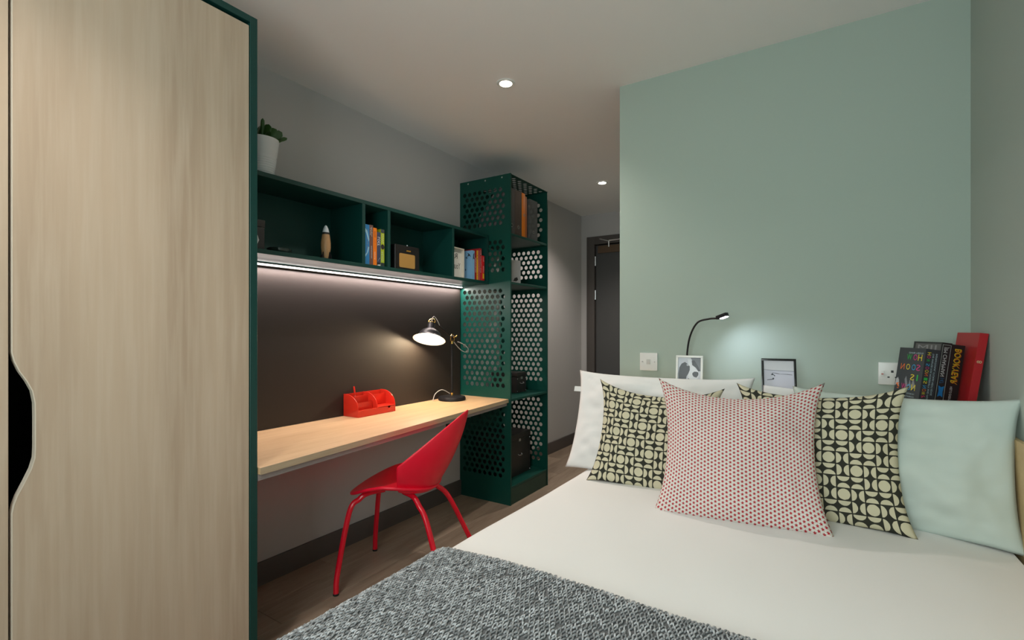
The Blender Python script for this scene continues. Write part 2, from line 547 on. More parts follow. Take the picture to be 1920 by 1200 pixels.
def perforated(w, h, zones, margin, thick=0.002, p=0.044, r=0.0150, nseg=14, skip=None):
    """flat sheet w x h (2D x, y) with staggered round holes inside the given y zones; returns a mesh in XY, extruded along z"""
    cu = bpy.data.curves.new('perf', 'CURVE')
    cu.dimensions = '2D'
    cu.fill_mode = 'BOTH'
    cu.extrude = thick / 2

    def spline(pts):
        s = cu.splines.new('POLY')
        s.points.add(len(pts) - 1)
        for q, a in zip(s.points, pts): q.co = (a[0], a[1], 0, 1)
        s.use_cyclic_u = True
    spline([(0, 0), (w, 0), (w, h), (0, h)])
    rs = p * 0.866
    for z0, z1 in zones:
        j, y = 0, z1 - r
        while y > z0 + r * 0.6:
            x = margin + r + (p / 2 if j % 2 else 0)
            while x < w - margin - r + 0.004:
                spline([(x + r * math.cos(2 * math.pi * k / nseg), y + r * math.sin(2 * math.pi * k / nseg)) for k in range(nseg)])
                x += p
            y -= rs
            j += 1
    return curve_mesh(cu)


ZONES = [(0.15, 0.665), (0.765, 1.470), (1.555, 1.805), (1.895, 2.165)]
tw = thing('shelf_tower', 'tall bottle green shelf tower of perforated metal sheet', 'shelf', ((TX0 + TX1) / 2, (TY0 + TY1) / 2, 0))
me = perforated(TX1 - TX0, TZ, ZONES, 0.028)
base = Vector((TX0, 0, 0)) - wloc(tw)
for yy in (TY0 + 0.001, TY1 - 0.001):
    o = link('side_panel', me, M_PERF, tw)
    o.location = (base.x, yy - wloc(tw).y, 0)
    o.rotation_euler = (R(90), 0, 0)
mt = perforated(TX1 - TX0 - 0.004, TY1 - TY0 - 0.008, [(0.02, TY1 - TY0 - 0.028)], 0.022)
o = link('top_panel', mt, M_PERF, tw)
o.location = (base.x + 0.002, TY0 + 0.004 - wloc(tw).y, TZ - 0.004)
for z in (1.845, 1.515, DZT - 0.001, 0.125):
    MB().box(TX0, TX1 - 0.003, TY0 + 0.0025, TY1 - 0.0025, z - 0.016, z).build('shelf', M_PERF, tw, bevel=0.001, seg=1)
MB().box(TX1 - 0.02, TX1 - 0.004, TY0 + 0.0025, TY1 - 0.0025, 0.0, 0.108).build('plinth', mat('plinth_green', (0.012, 0.045, 0.030), 0.5), tw)
for z0_, z1_ in ((1.8455, TZ - 0.006), (0.1255, DZT - 0.018)):
    MB().box(TX0, TX0 + 0.002, TY0 + 0.0025, TY1 - 0.0025, z0_, z1_).build('back_panel', M_PERF, tw)
# folded flanges on the open front edges
for yy in (TY0, TY1 - 0.011):
    MB().box(TX1 - 0.0015, TX1 + 0.0005, yy, yy + 0.011, 0.0, TZ).build('front_flange', M_PERF, tw)
for x in (-2.14, -1.99, -1.85):
    MB().lathe([(0.0, -0.004), (0.006, -0.0035), (0.006, 0.0), (0.0, 0.0)], 10, (x, TY0 - 0.0002, TZ - 0.018), Matrix.Rotation(R(-90), 3, 'X') @ Matrix.Scale(-1, 3, (0, 0, 1))).build('screw', M_STEEL, tw)


# ------------------------------------------------------------------ books and objects on the shelves
def book(name, label, cat, loc, rz, size, c_cover, lean=0.0, group=None, c_spine=None, rough=0.4, prints=(), parentless=True):
    """local: x thickness, -y spine side, z height. Origin at the spine's lower left corner."""
    th, dp, ht = size
    t = thing(name, label, cat, (loc[0], loc[1], loc[2] + th * math.sin(lean)), (0, 0, rz), group)
    if lean:
        t.rotation_mode = 'XYZ'
        t.rotation_euler = (Matrix.Rotation(rz, 3, 'Z') @ Matrix.Rotation(lean, 3, 'Y')).to_euler()
    mc = mat('cover_' + '_'.join('%d' % int(c * 999) for c in c_cover), c_cover, rough)
    ct = 0.002
    b = MB().box(0, ct, 0, dp, 0, ht).box(th - ct, th, 0, dp, 0, ht)
    b.box(ct, th - ct, 0, ct, 0, ht)
    cov = b.build('cover', mc, t, local=True)
    MB().box(ct + 0.0002, th - ct - 0.0002, ct + 0.0003, dp - 0.003, 0.003, ht - 0.003).build('pages', M_PAPER, t, local=True)
    for p in prints:
        kind, s, col, x, z, w, h = p[:7]
        m = mat('print_' + '_'.join('%d' % int(c * 999) for c in col), col, 0.5)
        if kind == 'spine':      # reads down the spine, mirror-wise like the photo: letters' tops to -x
            lettering(s, m, cov, (x if len(p) < 8 else x + h, -0.0004, z), (0, 0, -1), (-1, 0, 0), w, h)
        elif kind == 'sbox':     # plain band on the spine
            flat([(0, 0), (w, 0), (w, h), (0, h)], m, cov, (x, -0.0003, z), (1, 0, 0), (0, 0, 1))
        elif kind == 'spoly':
            flat(s, m, cov, (x, -0.0005, z), (w, 0, 0), (0, 0, h))
        elif kind == 'front':    # mirrored print on the -x face
            lettering(s, m, cov, (-0.0004, x, z), (0, 1, 0), (0, 0, 1), w, h)
        elif kind == 'fpoly':
            flat(s, m, cov, (-0.0003, x, z), (0, w, 0), (0, 0, h))
    return t


FZ = SB + TH + 0.0003
BX = -1.972
g1 = 'paperbacks in the narrow shelf bay'
S = (1, 0, 0)
yb = 1.684
W = (0.75, 0.75, 0.72)
K = (0.02, 0.02, 0.025)
bk = [
    ('blue paperback with swirls in the narrow shelf bay', (0.03, 0.20, 0.46), 0.036, 0.205,
     [('spoly', [(0, .0), (.3, .1), (.8, .35), (1, .6), (.8, .62), (.5, .3), (0, .12)], (0.30, 0.55, 0.70), 0.001, 0.03, 0.034, 0.1),
      ('spoly', [(0, .9), (.4, .75), (.9, .4), (1, .5), (.6, .85), (.1, 1)], (0.30, 0.55, 0.70), 0.001, 0.07, 0.034, 0.12),
      ('spine', 'FIGURE OF EIGHT', (0.25, 0.22, 0.22), 0.028, 0.18, 0.13, 0.009)]),
    ('brown paperback with white script on its spine', (0.15, 0.075, 0.06), 0.024, 0.207,
     [('spine', 'The Spirit', W, 0.019, 0.197, 0.05, 0.007), ('spine', 'Level', W, 0.009, 0.190, 0.035, 0.006), ('spine', 'WILKINSON', W, 0.016, 0.10, 0.065, 0.006)]),
    ('orange paperback with black lettering on its spine', (0.85, 0.21, 0.01), 0.024, 0.196,
     [('spine', 'ISTAN', K, 0.016, 0.178, 0.03, 0.009), ('spine', 'THE CITY', (0.5, 0.1, 0.01), 0.014, 0.135, 0.05, 0.006), ('spine', 'PAMUK', W, 0.014, 0.07, 0.04, 0.006)]),
    ('slate blue paperback with the word LOST on its spine', (0.045, 0.06, 0.11), 0.026, 0.178,
     [('spine', 'LOST', (0.85, 0.85, 0.85), 0.021, 0.152, 0.045, 0.016), ('sbox', '', (0.015, 0.015, 0.02), 0.0005, 0.0, 0.025, 0.018),
      ('spoly', [(0, 0), (1, 0), (.9, .6), (.5, .3), (.3, .5)], W, 0.002, 0.001, 0.022, 0.016), ('spoly', [(0, 0), (.12, .1), (1, 1), (.9, 1)], W, 0.004, 0.022, 0.017, 0.022)]),
    ('lime green paperback with a black disc on its spine', (0.36, 0.46, 0.02), 0.025, 0.197,
     [('sbox', '', (0.04, 0.055, 0.065), 0.0005, 0.178, 0.024, 0.019), ('sbox', '', (0.02, 0.03, 0.035), 0.0005, 0.0, 0.024, 0.02),
      ('spoly', ellipse(.5, .5, .5, .5), (0.02, 0.015, 0.02), 0.0005, 0.09, 0.024, 0.028), ('spine', '9', W, 0.018, 0.112, 0.014, 0.012),
      ('spine', 'OWL', (0.5, 0.55, 0.35), 0.02, 0.172, 0.05, 0.014), ('spine', 'READ', (0.5, 0.55, 0.35), 0.017, 0.078, 0.05, 0.012)]),
]
for lab, c, th_, ht_, pr in bk:
    book('paperback', lab, 'book', (BX, yb, FZ), R(90), (th_, 0.128, ht_), c, group=g1, prints=pr)
    yb += th_ + 0.0006

# right hand bay: white boxed card, blue book, red and yellow books
bx = thing('box_frame', 'white box frame with black brush script beside the blue book', 'picture frame', (-1.985, 2.396, FZ), (0, 0, R(92)))
MB().box(0, 0.135, 0, 0.03, 0, 0.008).box(0, 0.135, 0, 0.03, 0.187, 0.195).box(0, 0.008, 0, 0.03, 0.008, 0.187).box(0.127, 0.135, 0, 0.03, 0.008, 0.187).build('frame', mat('cream_frame', (0.60, 0.56, 0.48), 0.5), bx, local=True, bevel=0.001, seg=1)
MB().box(0.008, 0.127, 0.02, 0.026, 0.008, 0.187).build('backing', mat('cream_card', (0.66, 0.66, 0.62), 0.7), bx, local=True)
for s, x, z, w, h in (('Ry', 0.085, 0.115, 0.06, 0.045), ('Yours', 0.115, 0.06, 0.085, 0.04)):
    lettering(s, M_BLACK, bx, (x, 0.0195, z), (-1, 0, 0), (0, 0, 1), w, h)
g2 = 'books in the end shelf bay'
book('hardback', 'pale blue hardback with inky marks turned cover outward', 'book', (BX, 2.592, FZ), R(90), (0.026, 0.125, 0.194), (0.22, 0.44, 0.68), group=g2,
     prints=[('fpoly', [(0, .4), (.3, .5), (.5, .3), (.55, .52), (1, .6), (.6, .62), (.5, 1), (.42, .62)], (0.02, 0.03, 0.05), 0.03, 0.13, 0.035, 0.03),
             ('fpoly', [(0, 0), (.5, .3), (1, .1), (.8, .6), (1, 1), (.4, .7)], (0.03, 0.04, 0.06), 0.01, 0.15, 0.03, 0.03),
             ('fpoly', ellipse(.5, .5, .3, .5), (0.03, 0.04, 0.06), 0.05, 0.06, 0.012, 0.015),
             ('spoly', [(0, 0), (.4, .2), (1, .1), (.7, .5), (.9, 1), (.3, .8)], (0.05, 0.06, 0.09), 0.006, 0.13, 0.02, 0.05)])
yb = 2.6190
YEL = (0.75, 0.48, 0.02)
for lab, c, th_, ht_, dx, pr in [
    ('dark red paperback with white capitals beside the blue hardback', (0.33, 0.012, 0.012), 0.021, 0.2, 0, [('spine', 'TEACHINGS', W, 0.016, 0.15, 0.10, 0.009)]),
    ('slim yellow paperback between red ones', (0.78, 0.45, 0.02), 0.015, 0.2, 0, [('spine', 'II', (0.5, 0.05, 0.02), 0.011, 0.17, 0.03, 0.006), ('spine', 'II', (0.5, 0.05, 0.02), 0.011, 0.05, 0.02, 0.006)]),
    ('faded pink red paperback beside the yellow one', (0.50, 0.10, 0.085), 0.020, 0.203, 0, [('spine', 'OUTLINES', (0.65, 0.3, 0.25), 0.017, 0.15, 0.09, 0.008)]),
    ('tall red paperback with pale lettering beside the short red one', (0.40, 0.025, 0.03), 0.020, 0.219, 0, [('spine', 'FOR ANIMALS 2010', W, 0.015, 0.205, 0.15, 0.008)]),
    ('short bright red paperback at the end of the shelf row', (0.60, 0.012, 0.015), 0.024, 0.172, 0.006, [('spine', 'TYTE', W, 0.018, 0.162, 0.03, 0.008), ('spine', 'RIOT', W, 0.018, 0.10, 0.045, 0.010), ('sbox', '', YEL, 0.004, 0.015, 0.016, 0.035)]),
]:
    book('paperback', lab, 'book', (BX + dx, yb, FZ), R(90), (th_, 0.128, ht_), c, group=g2, prints=pr)
    yb += th_ + 0.0006

# calendar block
cb = thing('calendar_block', 'black perpetual calendar block with white numeral beside the wardrobe', 'calendar', (-2.05, 1.115, FZ))
MB().box(-0.06, 0.06, -0.06, 0.057, 0, 0.096).build('block', mat('worn_black', (0.022, 0.020, 0.020), 0.55, bump=0.2, bscale=80), cb, local=True, bevel=0.002)
MB().box(-0.062, 0.062, -0.062, 0.0585, 0.0965, 0.126).build('lid', mat('worn_black_lid', (0.03, 0.024, 0.022), 0.55), cb, local=True, bevel=0.002)
lettering('6', mat('numeral_white', (0.6, 0.6, 0.6), 0.5), cb, (0.0605, 0.033, 0.018), (0, -1, 0), (0, 0, 1), 0.052, 0.066, name='numeral')
tb = thing('tealight_bowl', 'low smoked glass bowl beside the calendar block', 'bowl', (-2.03, 1.262, FZ))
MB().lathe([(0.0, 0.0), (0.044, 0.0), (0.05, 0.008), (0.05, 0.022), (0.047, 0.024), (0.045, 0.02), (0.04, 0.008), (0.0, 0.006)], 28).build('bowl', mat('smoked_glass', (0.02, 0.035, 0.03), 0.08, spec=0.8), tb, local=True, smooth=40)
MB().lathe([(0.0, 0.007), (0.03, 0.007), (0.03, 0.016), (0.0, 0.016)], 20).build('candle', mat('dark_wax', (0.06, 0.08, 0.07), 0.3), tb, local=True)

# wooden rocket
rk = thing('toy_rocket', 'turned wooden toy rocket with white nose on the green shelf', 'toy', (-2.03, 1.502, FZ))
MB().lathe([(0.0, 0.006), (0.013, 0.006), (0.017, 0.02), (0.0225, 0.06), (0.0225, 0.085), (0.0175, 0.125), (0.0, 0.125)], 28).build('body', wood('rocket_wood', (0.52, 0.30, 0.14), (0.45, 0.24, 0.10), (0.6, 0.37, 0.19), (40, 40, 5), 0.4), rk, local=True, smooth=40)
MB().lathe([(0.0, 0.125), (0.0172, 0.125), (0.016, 0.135), (0.0, 0.135)], 28).build('collar', M_BLACK, rk, local=True)
MB().lathe([(0.0, 0.135), (0.0157, 0.135), (0.012, 0.153), (0.006, 0.166), (0.002, 0.170), (0.0, 0.170)], 28).build('nose_cone', mat('nose_white', (0.62, 0.68, 0.72), 0.4), rk, local=True, smooth=40)
for k in range(4):
    a = R(20 + 90 * k)
    MB().prism([(0.012, 0.0), (0.03, 0.0), (0.031, 0.02), (0.024, 0.036), (0.016, 0.045)], (math.sin(a) * 0.0015, -math.cos(a) * 0.0015, 0.0), (math.cos(a), math.sin(a), 0), (0, 0, 1), (-math.sin(a) * 0.003, math.cos(a) * 0.003, 0)).build('fin', M_BLACK, rk, local=True)

# small radio
rd = thing('table_radio', 'small black table radio with gold speaker cloth on the shelf', 'radio', (-2.025, 1.998, FZ))
MB().box(-0.05, 0.05, -0.097, 0.095, 0, 0.137).build('case', mat('radio_black', (0.009, 0.008, 0.008), 0.4), rd, local=True, bevel=0.008, seg=3)


def rrect(w, h, r, n=5):
    out = []
    for cx, cy, a0 in ((w - r, h - r, 0), (r, h - r, 90), (r, r, 180), (w - r, r, 270)):
        for i in range(n + 1):
            a = R(a0 + 90 * i / n)
            out.append((cx + r * math.cos(a), cy + r * math.sin(a)))
    return out


flat(rrect(0.122, 0.078, 0.008), mat('gold_cloth', (0.40, 0.22, 0.05), 0.7, bump=0.3, bscale=1200), rd, (0.0502, -0.066, 0.012), (0, 1, 0), (0, 0, 1), name='speaker_cloth', depth=(0.0015, 0, 0))
lettering('MARK', mat('gold_print', (0.70, 0.36, 0.03), 0.3), rd, (0.0504, 0.022, 0.104), (0, -1, 0), (0, 0, 1), 0.034, 0.008)
MB().lathe([(0.0, 0.137), (0.004, 0.137), (0.004, 0.143), (0.0, 0.144)], 12, (0.04, 0.005, 0)).build('knob', M_STEEL, rd, local=True)

# succulent in white pot on top of the shelf
pt = thing('potted_succulent', 'small green succulent in a ribbed white pot on the shelf top', 'potted plant', (-2.035, 1.187, ST + 0.0003))
prof = [(0.0, 0.0), (0.044, 0.0)]
for k in range(8):
    z = 0.006 + k * 0.0095
    r = 0.046 + z * 0.14
    prof += [(r, z), (r + 0.0016, z + 0.004), (r + 0.0004, z + 0.008)]
prof += [(0.046 + 0.09 * 0.14, 0.088), (0.0675, 0.155), (0.0675, 0.160), (0.0645, 0.160), (0.062, 0.14), (0.0, 0.14)]
MB().lathe(prof, 40).build('pot', mat('white_glaze', (0.72, 0.74, 0.76), 0.18), pt, local=True, smooth=40)
MB().lathe([(0.0, 0.1405), (0.060, 0.1405), (0.060, 0.146), (0.0, 0.149)], 24).build('soil', mat('soil', (0.02, 0.014, 0.01), 0.9, bump=0.5, bscale=100), pt, local=True)
M_LEAF = mat('succulent_leaf', (0.035, 0.10, 0.018), 0.3, var=0.35, vscale=25)
M_STEM = mat('succulent_stem', (0.07, 0.06, 0.025), 0.6)


def leaf(base, tip, width, up):
    base, tip = Vector(base), Vector(tip)
    d = tip - base
    L_ = d.length
    d.normalize()
    s = d.cross(Vector(up)).normalized()
    n_ = s.cross(d).normalized()
    b = MB()

    def fn(u, v):
        a = v * 2 * math.pi
        k = u ** 1.25
        w = width * max(0.04, math.sqrt(max(0.0, 1 - (2 * k - 1.12) ** 2 / 1.26)))
        if u >= 0.999: w = width * 0.03
        th = 0.004 * max(0.1, math.sin(math.pi * min(1, u * 0.93 + 0.04)))
        return base + d * (u * L_) + s * (w * 0.5 * math.cos(a)) + n_ * (th * math.sin(a) + 0.010 * u * u)
    return b.grid(fn, 10, 12).build('leaf', M_LEAF, pt, local=True, weld=True, smooth=60)


for st in [((0, 0, 0.146), (0.004, 0.006, 0.185)), ((0.012, 0.012, 0.146), (0.02, 0.03, 0.165)), ((-0.015, 0.0, 0.146), (-0.02, 0.0, 0.18)), ((0.0, -0.02, 0.146), (0.0, -0.03, 0.18))]:
    MB().tube(bezier([st[0], (Vector(st[0]) + Vector(st[1])) / 2 + Vector((0.004, 0, 0)), st[1]], 4), 0.0035, 8).build('stem', M_STEM, pt, local=True)
lv = [((0.004, 0.004, 0.165), (0.022, 0.022, 0.226), 0.034), ((0.006, 0.010, 0.165), (0.030, 0.048, 0.212), 0.036), ((0.010, 0.016, 0.165), (0.034, 0.070, 0.205), 0.034),
      ((0.018, 0.026, 0.158), (0.03, 0.096, 0.186), 0.024), ((0.02, 0.028, 0.156), (0.045, 0.066, 0.160), 0.022), ((0.012, 0.012, 0.157), (0.03, 0.050, 0.172), 0.026),
      ((0.0, 0.0, 0.172), (0.012, -0.004, 0.248), 0.016), ((-0.018, 0.0, 0.172), (-0.035, 0.02, 0.225), 0.034), ((-0.018, 0, 0.17), (-0.04, -0.03, 0.20), 0.03),
      ((0.0, -0.028, 0.17), (0.02, -0.06, 0.21), 0.034), ((0, -0.028, 0.17), (-0.02, -0.065, 0.19), 0.03), ((0.0, -0.02, 0.165), (0.04, -0.02, 0.200), 0.034), ((0.0, 0.0, 0.160), (0.045, 0.02, 0.185), 0.032)]
for k, (b_, t_, w_) in enumerate(lv):
    leaf(b_, t_, w_, (0.8, -0.45 + 0.25 * math.sin(k * 2.1), 0.35 + 0.5 * math.cos(k * 1.7)))

# ------------------------------------------------------------------ contents of the tower
Z1 = 1.845 + 0.0005
gf = 'magazine files on the top tower shelf'
M_FILE = glassy('smoky_plastic', (0.13, 0.12, 0.12), 0.72, 0.25)


def magfile(label, y, w, m, h=0.315, group=gf):
    t = thing('magazine_file', label, 'file box', (-1.80, y, Z1), group=group)
    b = MB()
    # open-topped case: spine, sides with sloped mouth at the rear, bottom
    b.box(-0.002, 0, 0, w, 0, h)
    b.box(-0.25, -0.002, 0, w, 0, 0.002)
    for yy in (0, w - 0.0016):
        b.prism([(-0.25, 0.002), (-0.002, 0.002), (-0.002, h), (-0.10, h), (-0.25, h * 0.45)], (0, yy, 0), (1, 0, 0), (0, 0, 1), (0, 0.0016, 0))
    c = b.build('case', m, t, local=True)
    MB().lathe([(0.009, 0.0), (0.013, 0.0), (0.013, 0.0012), (0.009, 0.0012)], 20, (0.0002, w / 2, 0.06), Matrix.Rotation(R(90), 3, 'Y'), closed=True).build('finger_ring', M_STEEL, t, local=True)
    return t


magfile('smoky grey magazine file against the near perforated side', 2.775, 0.075, M_FILE)
magfile('brownish smoky magazine file beside the orange folder', 2.853, 0.088, glassy('smoky_brown', (0.12, 0.085, 0.07), 0.8, 0.25))
of = thing('ring_binder', 'bright orange ring binder among the smoky magazine files', 'binder', (-1.80, 2.945, Z1))
MB().box(-0.235, 0, 0, 0.045, 0, 0.315).build('cover', mat('binder_orange', (0.85, 0.22, 0.005), 0.4), of, local=True, bevel=0.003)
MB().box(-0.234, -0.002, 0.0455, 0.072, 0.002, 0.30).build('sleeve', mat('binder_rust', (0.42, 0.11, 0.02), 0.5), of, local=True, bevel=0.002)
MB().lathe([(0.006, 0.0), (0.010, 0.0), (0.010, 0.0012), (0.006, 0.0012)], 20, (0.0002, 0.03, 0.16), Matrix.Rotation(R(90), 3, 'Y'), closed=True).build('finger_ring', M_STEEL, of, local=True)
magfile('see through grey magazine file near the far perforated side', 3.052, 0.115, glassy('clear_smoke', (0.16, 0.16, 0.16), 0.5, 0.2), h=0.295)

cd = thing('greeting_card', 'grey upright card standing on the second tower shelf', 'card', (-1.845, 2.90, 1.5157), (0, 0, R(60)))
MB().box(-0.06, 0.06, 0, 0.002, 0, 0.165).build('card_front', mat('grey_card', (0.33, 0.33, 0.33), 0.6), cd, local=True)
MB().prism([(-0.06, 0.0), (0.06, 0.0), (0.06, 0.165), (-0.06, 0.165)], (0, 0.05, 0), (1, 0, 0), (0, -0.29, 0.957), (0, 0.002, 0)).build('card_back', MATS['grey_card'], cd, local=True)
flat([(0, 0), (.3, .1), (.6, 0), (1, .4), (.8, 1), (.3, .8)], M_BLACK, cd, (0.0, -0.0003, 0.015), (0.04, 0, 0), (0, 0, 0.03), name='printed_mark')

M_TRUNK = mat('trunk_black', (0.022, 0.019, 0.018), 0.42, bump=0.15, bscale=120)


def trunk(label, x0, x1, y0, y1, z, h, lidh):
    t = thing('storage_trunk', label, 'trunk', ((x0 + x1) / 2, (y0 + y1) / 2, z), group='black trunks in the tower')
    MB().box(x0, x1, y0, y1, z, z + h - lidh - 0.001).build('body', M_TRUNK, t, bevel=0.004)
    MB().box(x0 - 0.004, x1 + 0.004, y0 - 0.004, y1 + 0.004, z + h - lidh, z + h).build('lid', M_TRUNK, t, bevel=0.005)
    ym = (y0 + y1) / 2
    hd = MB().tube(bezier([(x1 + 0.001, ym - 0.022, z + h * 0.5), (x1 + 0.012, ym - 0.02, z + h * 0.5 - 0.006), (x1 + 0.012, ym + 0.02, z + h * 0.5 - 0.006), (x1 + 0.001, ym + 0.022, z + h * 0.5)], 5), 0.003, 8)
    hd.build('handle', M_STEEL, t)
    for yy in (y0 + 0.006, y1 - 0.006):
        MB().box(x1 - 0.004, x1 + 0.0025, yy - 0.008, yy + 0.008, z + 0.001, z + h - lidh - 0.002).build('corner_strip', M_BLACK, t, bevel=0.001, seg=1)
        for zz in (z + 0.012, z + h - lidh - 0.015):
            MB().lathe([(0.0, 0.0), (0.004, 0.0), (0.003, 0.002), (0.0, 0.0025)], 8, (x1 + 0.0024, yy, zz), Matrix.Rotation(R(90), 3, 'Y')).build('rivet', M_STEEL, t)
    MB().box(x1 + 0.0005, x1 + 0.0055, ym - 0.012, ym + 0.012, z + h - lidh - 0.02, z + h - lidh - 0.0015).build('latch', M_STEEL, t, bevel=0.001, seg=1)


trunk('small black trunk on the tower shelf level with the desk', -2.14, -1.915, 3.06, 3.19, DZT - 0.0007, 0.15, 0.03)
trunk('large black trunk on the lowest tower shelf', -2.18, -1.885, 2.90, 3.20, 0.1253, 0.305, 0.04)

# ------------------------------------------------------------------ desk organiser, pencil, lamp
og = thing('desk_organiser', 'glossy red desk organiser with curved compartments on the oak desk', 'organiser', (-2.15, 1.875, DZT))
ox0, ox1, oy0, oy1, oz = -2.203, -2.083, 1.742, 2.008, DZT + 0.0003
cur = [(0.0, 0.0), (0.12, 0.0), (0.12, 0.038)]
for k in range(1, 9):
    a = R(90 * k / 8)
    cur.append((0.12 - 0.10 * (1 - math.cos(a)), 0.038 + 0.082 * math.sin(a)))
cur.append((0.0, 0.12))
for y in (oy0, (oy0 + oy1) / 2 - 0.0015, oy1 - 0.003):
    MB().prism(cur, (ox0, y, oz), (1, 0, 0), (0, 0, 1), (0, 0.003, 0)).build('divider', M_ORG, og, bevel=0.0008, seg=2)
ym = (oy0 + oy1) / 2
MB().box(ox0, ox0 + 0.003, oy0 + 0.003, oy1 - 0.003, oz, oz + 0.118).build('back_panel', M_ORG, og)
MB().box(ox0 + 0.003, ox1 - 0.003, oy0 + 0.003, oy1 - 0.003, oz, oz + 0.003).build('base', M_ORG, og)
MB().box(ox0 + 0.038, ox0 + 0.041, oy0 + 0.003, ym - 0.002, oz + 0.003, oz + 0.105).build('partition', M_ORG, og)
MB().box(ox0 + 0.078, ox0 + 0.081, oy0 + 0.003, ym - 0.002, oz + 0.003, oz + 0.072).build('partition', M_ORG, og)
MB().box(ox0 + 0.040, ox0 + 0.043, ym + 0.002, oy1 - 0.003, oz + 0.003, oz + 0.102).build('partition', M_ORG, og)
MB().box(ox0 + 0.043, ox1 - 0.001, ym + 0.002, oy1 - 0.003, oz + 0.037, oz + 0.040).build('shelf', M_ORG, og)
MB().box(ox1 - 0.003, ox1, oy0 + 0.003, ym - 0.0015, oz, oz + 0.038).build('front_panel', M_ORG, og)
yc = (ym + oy1) / 2 + 0.02
dr = MB().prism([(0, 0), (oy1 - 0.004 - ym, 0), (oy1 - 0.004 - ym, 0.034)] + [(yc - ym + 0.010 * math.cos(R(a)), 0.034 - 0.010 * math.sin(R(a))) for a in range(0, 181, 20)] + [(0, 0.034)],
                (ox1 - 0.003, ym, oz + 0.001), (0, 1, 0), (0, 0, 1), (0.003, 0, 0)).build('drawer', M_ORG, og)
pen = thing('pencil', 'short red pencil standing in the desk organiser', 'pencil', (ox0 + 0.022, oy0 + 0.075, oz + 0.004), (R(4), R(-6), 0))
MB().lathe([(0.0, 0.0), (0.0042, 0.0), (0.0042, 0.10), (0.0, 0.10)], 8).build('shaft', mat('pencil_grey', (0.35, 0.33, 0.32), 0.4), pen, local=True)
MB().lathe([(0.0, 0.1002), (0.0046, 0.1002), (0.0052, 0.145), (0.004, 0.151), (0.0, 0.152)], 10).build('cap', M_ORG, pen, local=True)

LX, LY = -2.095, 2.53
dl = thing('desk_lamp', 'black and brass desk lamp lit beside the perforated tower', 'lamp', (LX, LY, DZT + 0.0003))
MB().lathe([(0.0, 0.0), (0.088, 0.0), (0.092, 0.004), (0.092, 0.014), (0.086, 0.024), (0.05, 0.030), (0.0, 0.031)], 48).build('base', M_BLACKM, dl, local=True, smooth=35)
MB().lathe([(0.0, 0.031), (0.009, 0.031), (0.009, 0.048), (0.0, 0.048)], 16).build('base_ferrule', M_BRASS, dl, local=True)
MB().lathe([(0.0, 0.048), (0.0068, 0.048), (0.0068, 0.375), (0.0, 0.375)], 16).build('post', M_BLACKM, dl, local=True)
MB().lathe([(0.0, 0.375), (0.009, 0.375), (0.009, 0.392), (0.012, 0.395), (0.0, 0.396)], 16).build('post_ferrule', M_BRASS, dl, local=True)
J = Vector((0.0, 0.0, 0.418))                       # joint
shc = Vector((-2.075 - LX, 2.285 - LY, 1.128 - DZT))  # centre of the shade's mouth
nrm = Vector((0.16, -0.40, -1.0)).normalized()      # mouth faces down and towards the room
top = shc - nrm * 0.135
MB().tube([J + Vector((0, -0.014, -0.022)), J + Vector((0.004, -0.016, 0.008)), J + Vector((0.0, 0.0, 0.02))], 0.003, 8).tube([J + Vector((0.012, 0.008, -0.022)), J + Vector((0.014, 0.006, 0.008)), J + Vector((0.0, 0.0, 0.02))], 0.003, 8).build('fork', M_BRASS, dl, local=True)
MB().lathe([(0.0, -0.012), (0.012, -0.012), (0.014, 0.0), (0.012, 0.012), (0.0, 0.012)], 16, J, Matrix.Rotation(R(90), 3, 'Y')).build('joint', M_BLACKM, dl, local=True)
MB().tube([J + Vector((0.012, 0.0, 0.0)), J + Vector((0.026, 0.012, 0.004))], 0.004, 8).tube([J + Vector((0.026, 0.004, 0.0)), J + Vector((0.026, 0.022, 0.012))], 0.005, 8).build('wing_nut', M_BRASS, dl, local=True)
adir = (top - J).normalized()
MB().tube([J - adir * 0.06, top + adir * 0.0], 0.0048, 10).build('arm', M_BLACKM, dl, local=True)
AX = nrm.to_track_quat('Z', 'Y').to_matrix()


def shp(r, h): return (r, h)


so = MB().lathe([(0.0, -0.112), (0.019, -0.112), (0.021, -0.108), (0.022, -0.078), (0.028, -0.070), (0.052, -0.056), (0.066, -0.040), (0.070, -0.026), (0.074, -0.018), (0.100, -0.001), (0.102, 0.0)], 48, shc, AX, cap=False)
so.build('shade', M_BLACKM, dl, local=True, smooth=35)
MB().lathe([(0.0, -0.100), (0.018, -0.098), (0.020, -0.076), (0.027, -0.067), (0.050, -0.053), (0.063, -0.038), (0.067, -0.025), (0.072, -0.015), (0.099, 0.0005), (0.1018, 0.0008)], 48, shc, AX, cap=False).build('shade_lining', mat('lamp_white_enamel', (0.85, 0.83, 0.8), 0.5), dl, local=True, smooth=35)
MB().lathe([(0.0, -0.098), (0.012, -0.096), (0.013, -0.078), (0.022, -0.066), (0.026, -0.054), (0.022, -0.041), (0.012, -0.034), (0.0, -0.032)], 24, shc, AX).build('bulb', emit('bulb_glow', (1.0, 0.80, 0.52), 45.0), dl, local=True, smooth=60)
lamp('lamp_light', 'POINT', shc - nrm * 0.020, 3.6, (1.0, 0.77, 0.50), parent=dl, shadow_soft_size=0.028)
t0 = shc - nrm * 0.112
sx = AX @ Vector((1, 0, 0))
